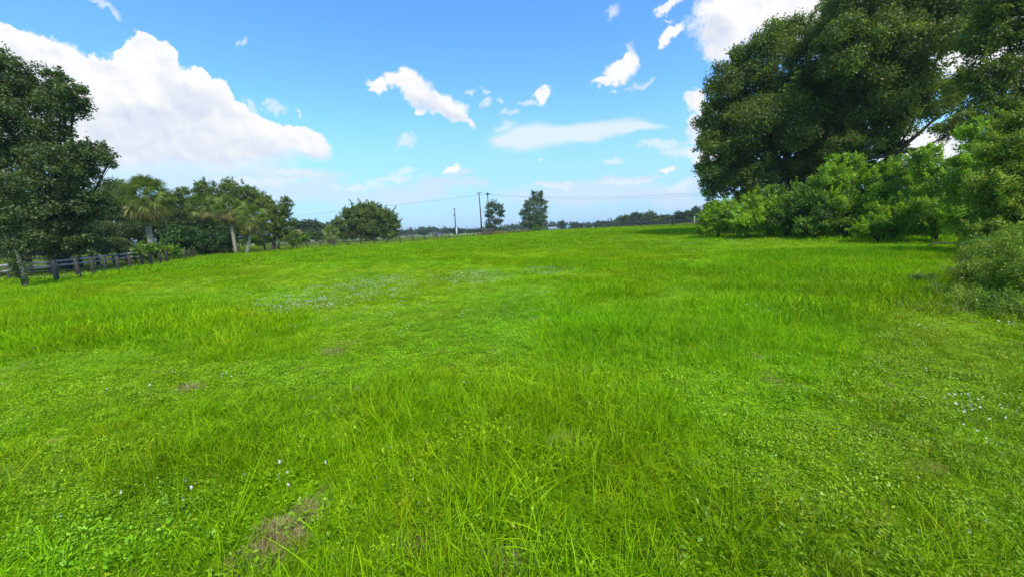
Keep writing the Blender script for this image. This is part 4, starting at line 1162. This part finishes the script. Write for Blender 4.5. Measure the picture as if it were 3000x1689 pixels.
def build_far():
    rng = np.random.default_rng(900)
    stock = far_tree_stock(); protos = []; dims = {}

    def far_tree(px, top_y, base_y, D, wpx, label, group, k, mat='far', cat='tree'):
        b = B(px, base_y, D); top = P(px, top_y, D)[2]
        H = max(2.0, top - b[2])
        key = (k, mat)
        src = None
        for kk, o in protos:
            if kk == key: src = o
        if src is None:
            L = [(c, r) for c, r in stock[k]]
            src = tree('far_tree', label, cat, (0, 0, 0), L, 0.42, mat, 0.22, 950 + k, group, cover=1.8, nsub=16, trunk_top=0.5)
            protos.append((key, src)); t = src
        else:
            t = copy_tree(src)
        cm = [c for c in t.children if c.name.startswith('crown')][0].data
        if cm.name not in dims:
            co = np.empty(len(cm.vertices) * 3, np.float32); cm.vertices.foreach_get('co', co); co = co.reshape(-1, 3)
            dims[cm.name] = (np.percentile(co[:, 2], 99), np.percentile(co[:, 0], 99) - np.percentile(co[:, 0], 1))
        hh, ww = dims[cm.name]
        t.location = tuple(float(v) for v in b); t.rotation_euler = (0, 0, rng.uniform(0, 6.28))
        sx = (wpx * D / F) / ww * 1.15; t.scale = (sx, sx, H / hh)
        tag(t, label, cat, group)
        if not group and 'group' in t: del t['group']
        return t
    # grove behind the dead palms
    for i, (px, ty, D, w) in enumerate([(905, 645, 150, 60), (925, 650, 155, 50), (945, 652, 160, 46), (885, 662, 150, 40), (960, 668, 150, 40), (862, 668, 170, 26), (930, 672, 140, 60), (900, 680, 135, 50)]):
        far_tree(px, ty, 706, D, w, 'mid green tree of the grove between the dead palms and the round oak', 'grove between the dead palms and the round oak', i % 4, 'oak' if i % 2 else 'far')
    # woods at the right end of the horizon
    R_ = [(1838, 630, 240, 36), (1862, 624, 230, 44), (1890, 628, 230, 40), (1905, 620, 240, 30), (1925, 632, 210, 40), (1950, 630, 205, 44), (1975, 632, 200, 40), (1990, 622, 190, 44), (2015, 618, 180, 46), (2040, 614, 160, 44),
          (2062, 604, 150, 46), (2085, 596, 140, 50), (2110, 590, 130, 50), (1960, 640, 190, 40), (2000, 640, 180, 40), (1930, 640, 200, 36), (1880, 640, 220, 36)]
    for i, (px, ty, D, w) in enumerate(R_):
        far_tree(px, ty, 652, D, w, 'dark tree in the wood beyond the houses at the right', 'wood beyond the houses at the right', i % 4, 'far' if i % 3 else 'oak_olive')
    far_tree(1820, 636, 655, 240, 30, 'spindly tree leaning out at the left end of the wood', None, 1, 'wisp')
    # scattered trees on the horizon
    S_ = [(1645, 648, 260, 18, 'single rounded tree above the white roof'), (1690, 655, 260, 34, 'dark flat-topped tree right of the turquoise roof'), (1725, 657, 280, 20, 'small dark tree above the white sheds'),
          (1752, 655, 260, 26, 'low tree above the long tan roofs'), (1775, 650, 250, 30, 'larger tree above the long tan roofs'), (1800, 653, 260, 24, 'low tree left of the spindly leaning tree'),
          (1190, 672, 330, 22, 'dark clump of trees right of the round oak'), (1240, 676, 340, 26, 'low tree above the grey roof of the parked vehicle'), (1333, 668, 300, 30, 'tree clump behind the concrete pole'),
          (1378, 672, 300, 20, 'small tree clump left of the tall wooden pole'), (1402, 671, 290, 26, 'round low tree at the foot of the tall wooden pole')]
    for i, (px, ty, D, w, lab) in enumerate(S_):
        far_tree(px, ty, 690 - 0.045 * (px - 1190), D, w, lab, None, i % 4)
    # unbroken far wood
    L = []
    P_ = []
    for px in np.arange(-100, 3100, 9.0):
        D = 420 + rng.uniform(-60, 100)
        hy = 669 - 0.0445 * (px - 1500)
        h = rng.uniform(2.4, 6.2) * (0.5 + 0.9 * vnoise(px, 0, 90, 4))
        b = P(px, hy, D)
        P_.append((np.array([b[0], b[1], h * 0.45]), (rng.uniform(4, 8), rng.uniform(3, 6), h * 0.55)))
    me, n = crown_mesh('far_woods', P_, 1.1, rng, MAT['far'], 1.6, 0.4, 0.3, nsub=7)
    o = link('far_woods', me); tag(o, 'thin line of far-off dark woods along the horizon', 'woods', kind='stuff')
    # dry ochre strip of tall grass beyond the back fence, and pale verge by the right bushes
    pr = [tuft_mesh('reed_tuft', rng, 60, 0.8, 0.05, 1.0, 0.4, 0.4, MAT['ochre'], 2) for _ in range(2)]
    pts = []
    for (x0, x1, D0, D1, y, n) in [(1478, 1572, 135, 160, 678, 900), (1405, 1480, 105, 130, 684, 260), (2005, 2075, 66, 74, 655, 420)]:
        for _ in range(n):
            D = rng.uniform(D0, D1); p = P(rng.uniform(x0, x1), y, D); pts.append((p[0], p[1], float(gz(p[0], p[1]))))
    pts = np.array(pts); n = len(pts); sc = rng.uniform(0.5, 1.1, n) * np.where(pts[:, 1] < 80, 0.75, 1.25)
    o = scatter_object('tall_dry_grass', pts, np.stack([np.zeros(n), np.zeros(n), rng.uniform(0, 6.28, n)], -1), np.stack([sc] * 3, -1), rng.integers(0, 2, n), np.ones((n, 3)), pr)
    tag(o, 'ochre tall dry grass beyond the back fence', 'dry grass', kind='stuff')


MAT['ochre'] = leaf_mat('ochre_grass', (0.16, 0.14, 0.035), (0.26, 0.21, 0.05), (0.36, 0.28, 0.07), 0.25, 0.02)


# ------------------------------------------------------------------ fences
def post_mesh(rng, w, h, mat, round_=False):
    mb = MB()
    if round_:
        mb.tube([(0, 0, -.25), (0, 0, h * .5), (rng.normal(0, .01), 0, h)], [w * .55, w * .5, w * .47], 8, .06, rng)
    else:
        j = rng.normal(0, .01, 2)
        mb.box((0, 0, h / 2 - .12), (w, w, h + .25), taper=.94)
        mb.box((0, 0, h + .008), (w * .9, w * .9, .02), taper=.7)
    return mesh_np('post', np.array(mb.v), np.array(mb.q), np.array(mb.t) if mb.t else None, [mat])


def fence(name, label, pts, h, w, post_mat, rails=(), rail_mat=None, rail_h=0.14, wires=(), wire_r=0.004, group=None, seed=1, round_=False, lean=0.03, extra=None):
    rng = np.random.default_rng(seed)
    base = np.array(pts[0], float)
    t = thing(name, label, 'fence', base, group)
    meshes = [post_mesh(rng, w * rng.uniform(.9, 1.1), h, MAT[post_mat], round_) for _ in range(3)]
    hs = []
    for i, p in enumerate(pts):
        o = link('post', meshes[i % 3], t)
        o.location = tuple(np.array(p) - base)
        k = rng.uniform(.93, 1.07); o.scale = (1, 1, k); hs.append(k * h)
        d = np.array(pts[min(i + 1, len(pts) - 1)]) - np.array(pts[max(i - 1, 0)])
        o.rotation_euler = (rng.normal(0, lean), rng.normal(0, lean), math.atan2(d[1], d[0]) + rng.normal(0, .1))
    for i in range(len(pts) - 1):
        a = np.array(pts[i]) - base; b = np.array(pts[i + 1]) - base
        d = b - a; d[2] = 0; d /= np.linalg.norm(d); off = np.array([d[1], -d[0], 0]) * (w / 2 + .022)
        for z in rails:
            mb = MB(); mb.bar(a + off + (0, 0, z + rng.normal(0, .015)) - d * .02, b + off + (0, 0, z + rng.normal(0, .015)) + d * .02 - (0, 0, 0.0), .035, rail_h)
            mb.build('rail', MAT[rail_mat], t)
    off = None
    for z in wires:
        mb = MB()
        for i in range(len(pts) - 1):
            a = np.array(pts[i]) - base; b = np.array(pts[i + 1]) - base
            d = b - a; d[2] = 0; d /= np.linalg.norm(d); off = np.array([d[1], -d[0], 0]) * (w / 2 + .01)
            L = np.linalg.norm(b - a)
            mb.tube([a + off + (0, 0, z), (a + b) / 2 + off + (0, 0, z - .006 * L), b + off + (0, 0, z)], [wire_r] * 3, 4)
        mb.build('wire', MAT['wire'], t)
    if extra: extra(t, base)
    return t


def resample(pts, step):
    pts = [np.array(p, float) for p in pts]; out = [pts[0]]; carry = 0
    for a, b in zip(pts[:-1], pts[1:]):
        L = np.linalg.norm((b - a)[:2]); s = step - carry
        while s < L:
            p = a + (b - a) * s / L; p[2] = float(gz(p[0], p[1])); out.append(p); s += step
        carry = L - (s - step)
    return out


def build_fences():
    # row of bare posts nearest to us; each post height follows the photo's
    fence('post_and_wire_fence', 'row of dark weathered bare posts along the left side of the field', f1, 1.04, 0.145, 'post', wires=(.25, .55, .85), seed=61, lean=.035)
    fence('board_fence', 'board fence with pale grey top rail behind the row of bare left posts', [B(-120, 815, 20.0), B(-10, 812, 22)] + f2, 1.0, 0.17, 'post', rails=(.88, .55), rail_mat='rail', rail_h=.15, seed=62)
    # back line of the shaded paddock
    q = [B(90, 760, 46), B(250, 760, 47), B(400, 752, 50), B(520, 747, 52)]
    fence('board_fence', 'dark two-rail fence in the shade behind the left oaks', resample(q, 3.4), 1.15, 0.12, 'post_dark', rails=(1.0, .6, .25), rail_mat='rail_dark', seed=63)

    def brace(t, base):
        for (a, b_, D) in (((1304, 703.5), (1316, 690), interp_depth(1317, D3)), ((1434, 690), (1447, 676), 88)):
            mb = MB(); p = P(a[0], a[1], D); q_ = P(b_[0], b_[1], D)
            mb.tube([p - base, q_ - base], [.07, .06], 7); mb.build('brace', MAT['post_dark'], t, True)
    fence('post_and_wire_fence', 'line of dark posts and thin wires at the back, left of the slim pine', f3, 1.12, 0.17, 'post_dark', wires=(.3, .6, .9), seed=64, round_=True, extra=brace, wire_r=.006)
    fence('post_and_wire_fence', 'post and wire fence along the back of the field right of the airy tree', f5 + [B(2045, 660, 61)], 1.35, 0.17, 'post_dark', wires=(.2, .45, .7, .95, 1.2), seed=65, round_=True, wire_r=.008)
    # pasture board fence further off
    q = [B(770, 716, 82), B(860, 714, 88), B(1000, 708, 100), B(1180, 700, 112), B(1330, 690, 120)]
    fence('board_fence', 'low dark board fence across the pasture behind the long line of posts', resample(q, 3.6), 1.15, .14, 'post_dark', rails=(1.0, .65, .3), rail_mat='rail_dark', rail_h=.13, seed=66)
    # short pen of close pickets behind the slim pine
    q = [B(1412, 690, 100), B(1448, 688, 101)]
    fence('picket_fence', 'short run of close rusty-brown pickets left of the slim pine', resample(q, .45), 1.7, .16, 'post', rails=(1.3, .5), rail_mat='rail_dark', seed=67, lean=.06)
    q = [B(1468, 684, 112), B(1556, 680, 116)]
    fence('post_and_wire_fence', 'thin wire fence between the slim pine and the airy tree', resample(q, 2.1), 1.5, .10, 'post_dark', wires=(.4, .8, 1.2), seed=68, round_=True, wire_r=.01)
    # grey wire-mesh panels far right
    q = [B(1640, 668, 125), B(1800, 664, 110), B(2040, 655, 80)]
    fence('board_fence', 'long brown board fence in front of the distant houses at the right', resample(q, 3.6), 1.2, .12, 'post', rails=(1.0, .55), rail_mat='post', rail_h=.08, seed=69)


# ------------------------------------------------------------------ poles and wires
def pole(name, label, px, top_y, base_y, D, r, mat, parts=(), lean_px=0):
    b = B(px, base_y, D); tp = P(px, top_y, D); H = tp[2] - b[2]
    t = thing(name, label, 'utility pole', b)
    mb = MB(); mb.tube([(0, 0, -.5), (0, 0, H * .5), (lean_px * D / F, 0, H)], [r * 1.25, r * 1.05, r * .8], 10)
    mb.build('pole', MAT[mat], t, True)
    for kind in parts:
        m = MB()
        if kind == 'lamp':
            m.box((0, 0, H + .1), (1.9, .5, .28), taper=.8); m.build('lamp_head', MAT['metal_grey'], t)
        if kind == 'arm':
            m.box((0, 0, H - .55), (2.6, .14, .16)); m.build('crossarm', MAT['pole'], t)
            for x in (-1.15, -.5, .5, 1.15):
                k = MB(); k.tube([(x, 0, H - .47), (x, 0, H - .35), (x, 0, H - .22)], [.05, .08, .04], 7); k.build('insulator', MAT['metal_grey'], t, True)
        if kind == 'can':
            m.tube([(.35, 0, H - 1.9), (.35, 0, H - 1.85), (.35, 0, H - 1.0), (.35, 0, H - .95)], [.18, .26, .26, .16], 10); m.build('transformer', MAT['metal_grey'], t, True)
        if kind == 'can_low':
            m.tube([(-.35, 0, H - 2.9), (-.35, 0, H - 2.1)], [.22, .22], 10); m.build('transformer', MAT['metal_grey'], t, True)
        if kind == 'bar_end':
            m.bar((0, 0, H - .25), (1.9, 0, H - .5), .12, .14); m.build('bracket', MAT['pole'], t)
        if kind == 'head':
            m.tube([(0, 0, H - .6), (0, 0, H - .1), (0, 0, H + .35)], [.65, .5, .08], 8, .25, np.random.default_rng(3)); m.build('switch_gear', MAT['pole'], t)
        if kind == 'small_arm':
            m.box((0, 0, H - .3), (1.5, .1, .12)); m.build('crossarm', MAT['pole'], t)
    return b, H


def build_poles():
    Dm = 150
    pole('light_pole', 'tall dark bare pole with a flat lamp head, left of the pine', 1411, 566, 676, 125, .20, 'pole', ('lamp',), lean_px=-2)
    pB, HB = pole('utility_pole', 'utility pole rising behind the slim pine and carrying the wires', 1434, 566, 676, Dm, .22, 'pole', ('head', 'bar_end'))
    pole('utility_pole', 'grey pole with pale concrete foot in the pasture, right of the vehicle', 1336, 610, 684, 150, .20, 'pole', ('can_low', 'small_arm'))
    m = MB(); b = B(1338, 684, 149.2); m.tube([(0, 0, -.2), (0, 0, 2.9)], [.34, .30], 10); o = m.build('concrete_pole', MAT['concrete'], None, True); o.location = b
    tag(o, 'short thick pale concrete pole close to the grey utility pole', 'pole')
    pE, HE = pole('utility_pole', 'utility pole with crossarm at the right edge of the left-hand grove', 855, 631, 706, 170, .17, 'pole', ('arm',))
    pole('utility_pole', 'small far pole standing between the grey pole and the tall lamp pole', 1369, 663, 684, 210, .16, 'pole')
    pole('utility_pole', 'left of two tiny far poles right of the round oak', 1194, 666, 687, 260, .2, 'pole', ())
    pole('utility_pole', 'right of two tiny far poles right of the round oak', 1201, 665, 687, 260, .2, 'pole', ())
    pole('utility_pole', 'far pole behind the turquoise roof', 1672, 649, 668, 250, .2, 'pole', ())
    pole('utility_pole', 'far pole above the tan roofs right of the middle fence posts', 1792, 639, 664, 240, .2, 'pole', ())
    pole('utility_pole', 'pale post standing beside the wheat-coloured strip near the bushes', 2034, 634, 652, 90, .1, 'concrete', ())
    # wires
    A = np.array([pB[0], pB[1], pB[2] + HB - .3]); E = np.array([pE[0], pE[1], pE[2] + HE - .35])

    def wire(label, a, b, sag, r, n=26):
        mb = MB(); pts = []
        for i in range(n + 1):
            t = i / n; p = a + (b - a) * t; p = p + np.array([0, 0, -sag * 4 * t * (1 - t)]); pts.append(p - a)
        mb.tube(pts, [r] * (n + 1), 5); o = mb.build('power_line', MAT['cable'], None, True); o.location = a
        tag(o, label, 'power line', 'overhead wires')
    Bp = P(2300, 545, 95)
    wire('overhead wire running left from the pine pole towards the grove', A, E, 0.3, .032)
    wire('upper overhead wire sagging right from the pine pole into the right-hand trees', A + (0, 0, 0), Bp, 1.9, .026)
    wire('lower overhead wire sagging right from the pine pole into the right-hand trees', A + (0.2, 0, -.35), Bp + (0, 0, -.5), 2.1, .022)
    wire('overhead wire leaving the crossarm of the grove pole to the left', E, P(560, 640, 150), .6, .026)


# ------------------------------------------------------------------ houses, vehicle
def house(label, px, base_y, D, w, d, wall_h, roof_h, wall_c, roof_c, rz=0.0, flat=False, windows=2):
    b = B(px, base_y, D)
    t = thing('house', label, 'house', b, rz=rz)
    wm = rough_mat('house_wall', wall_c, tuple(min(1, v * 1.15) for v in wall_c), 1.0, .8, bump=.05)
    rm = rough_mat('house_roof', roof_c, tuple(v * .8 for v in roof_c), 2.0, .7, (1, 6, 1), .15)
    gm = MAT.get('pane') or rough_mat('dark_window', (.03, .04, .05), (.05, .06, .07), 1, .15, bump=0, spec=.6); MAT['pane'] = gm
    mb = MB(); mb.box((0, 0, wall_h / 2 - .2), (w, d, wall_h + .4)); mb.build('wall', wm, t)
    mb = MB(); o_ = .5
    hw, hd = w / 2 + o_, d / 2 + o_; z0 = wall_h + .01
    if flat:
        mb.box((0, 0, z0 + roof_h / 2), (w + .8, d + .8, roof_h), taper=.96)
    else:
        th = .18
        V = [(-hw, -hd, z0), (hw, -hd, z0), (hw, hd, z0), (-hw, hd, z0), (-hw, 0, z0 + roof_h), (hw, 0, z0 + roof_h),
             (-hw, -hd, z0 + th), (hw, -hd, z0 + th), (hw, hd, z0 + th), (-hw, hd, z0 + th), (-hw, 0, z0 + roof_h + th), (hw, 0, z0 + roof_h + th)]
        mb.add(V, [(6, 7, 11, 10), (9, 10, 11, 8), (0, 1, 7, 6), (2, 3, 9, 8), (0, 3, 2, 1)], [(0, 4, 3), (1, 2, 5)])
        mb.add([V[0], V[4], V[10], V[6]], [(0, 1, 2, 3)]); mb.add([V[3], V[4], V[10], V[9]], [(0, 3, 2, 1)])
        mb.add([V[1], V[5], V[11], V[7]], [(0, 3, 2, 1)]); mb.add([V[2], V[5], V[11], V[8]], [(0, 1, 2, 3)])
    mb.build('roof', rm, t)
    for i in range(windows):
        x = -w / 2 + w * (i + .5) / windows
        mb = MB(); mb.box((x, -d / 2 - .02, wall_h * .55), (min(1.6, w / windows * .5), .06, wall_h * .4)); mb.build('window', gm, t)
    return t


def build_houses():
    def hs(label, x0, x1, top_y, D, wall_c, roof_c, rz=0.0, windows=2, rf=.4):
        px = (x0 + x1) / 2; b = B(px, 668, D); H = P(px, top_y, D)[2] - b[2]; w = (x1 - x0) * D / F
        house(label, px, 668, D, w, w * .6, H * (1 - rf), H * rf, wall_c, roof_c, rz, windows=windows)
    hs('white-walled low house left of the turquoise roof', 1606, 1628, 666, 300, (.62, .62, .62), (.32, .33, .36), .1)
    hs('low building with a bright turquoise roof', 1646, 1671, 661, 310, (.45, .5, .52), (.16, .36, .42), .05, rf=.5)
    hs('small white shed, left of the two white sheds behind the fence', 1711, 1721, 663.5, 300, (.55, .53, .5), (.55, .55, .57), 0, 1)
    hs('small white shed, right of the two white sheds behind the fence', 1726, 1738, 663, 300, (.55, .55, .53), (.5, .52, .54), .1, 1)
    hs('long low shed with a tan roof behind the middle of the fence', 1747, 1782, 661, 280, (.2, .16, .13), (.24, .19, .15), -.1)
    hs('shed with a straw-yellow roof left of the grey-roofed house', 1786, 1810, 658.5, 270, (.26, .22, .18), (.36, .29, .17), .1)
    hs('brown shed with a grey ridge just left of the rust-roofed house', 1850, 1881, 653.5, 240, (.16, .13, .11), (.2, .18, .17), .3)
    hs('house with a rust-brown roof and pale fascia at the edge of the wood', 1886, 1911, 650, 235, (.42, .38, .36), (.18, .10, .09), -.2, rf=.55)
    hs('long dark brown barn below the wood at the right', 1915, 1975, 649.5, 230, (.10, .08, .07), (.11, .09, .08), -.1, 0)
    # vehicle far out in the pasture
    b = B(1283, 687, 190); t = thing('parked_pickup', 'dark purple-grey pickup truck parked far off in the pasture', 'vehicle', b, rz=math.radians(4))
    paint = rough_mat('dark_paint', (.11, .08, .12), (.15, .11, .16), 1, .35, bump=0, spec=.5)
    mb = MB(); mb.box((0, 0, .75), (5.2, 1.8, .6), taper=.97); mb.box((-1.7, 0, 1.1), (1.7, 1.75, .1)); mb.build('body', paint, t)
    mb = MB(); mb.box((-.2, 0, 1.36), (2.3, 1.65, .62), taper=.78); mb.build('cabin', MAT['pane'], t)
    mb = MB(); mb.box((-.2, 0, 1.70), (1.75, 1.3, .07)); mb.build('roof', paint, t)
    for x in (-1.6, 1.6):
        for y in (-.85, .85):
            mb = MB(); mb.tube([(x, y - .12, .38), (x, y + .12, .38)], [.38, .38], 14); mb.build('wheel', MAT['cable'], t)


# ------------------------------------------------------------------ near wildflowers, one by one
def build_near_flowers():
    rng = np.random.default_rng(31)
    spots = [(816, 1395), (848, 1410), (815, 1432), (820, 1447), (731, 1417), (864, 1447), (953, 1393), (557, 1447), (562, 1466), (503, 1510), (534, 1513), (342, 1467),
             (353, 1482), (275, 1498), (186, 1549), (1042, 1448), (1154, 1333), (1206, 1298), (1250, 1330), (1365, 1143), (1390, 1003), (1290, 990), (905, 1003), (715, 1140), (683, 1100),
             (442, 1150), (435, 1175), (2450, 1118), (2687, 1184), (2848, 1218), (2945, 1222), (2973, 1243), (2925, 1256), (2840, 1600), (2938, 1366), (2685, 898), (2755, 907), (2768, 885)]
    first = None
    for k, (px, py) in enumerate(spots):
        b = G(px, py)
        if first is None:
            t = thing('wildflower', 'small white wildflower on a short stem in the near grass', 'wildflower', b, 'white wildflowers scattered in the near grass')
            mb = MB(); mb.tube([(0, 0, 0), (.004, 0, .05), (0, .003, .085)], [.0016, .0015, .0012], 5); mb.build('stem', MAT['stem'], t, True)
            me = flower_mesh('petals', rng, 1, .017, 0, .085); link('petals', me, t)
            me = flower_mesh('petals', rng, 1, .013, 0.008, .080); link('petals', me, t)
            first = t
        else:
            t = copy_tree(first); t.location = tuple(float(v) for v in b)
        d = b[1]; s = rng.uniform(.42, .65) * (1.0 + 0.02 * max(0, d - 3)); t.scale = (s, s, rng.uniform(.9, 1.3)); t.rotation_euler = (rng.normal(0, .15), rng.normal(0, .15), rng.uniform(0, 6.28))


MAT['stem'] = rough_mat('stem_green', (.06, .14, .02), (.10, .2, .03), 5, .7, bump=0)

build_trees_right()
build_bushes_right()
build_trees_left()
build_palms()
build_mid_trees()
build_far()
build_ground()
build_fences()
build_poles()
build_houses()
build_grass()
build_near_flowers()


# ------------------------------------------------------------------ the air: far things fade slightly
HAZE = 0.0002
if HAZE > 0:
    m, nt = new_mat('air_haze')
    out = nd(nt, 'ShaderNodeOutputMaterial'); pv = nd(nt, 'ShaderNodeVolumePrincipled')
    pv.inputs['Density'].default_value = HAZE; pv.inputs['Color'].default_value = (0.80, 0.90, 1.0, 1)
    nt.links.new(pv.outputs[0], out.inputs['Volume'])
    mb = MB(); mb.box((0, 4400, 19.6), (12400, 9400, 44.8)); o = mb.build('haze', m)
    tag(o, 'thin pale summer haze over the whole field', 'haze', kind='stuff')
print('leaves', NLEAF)
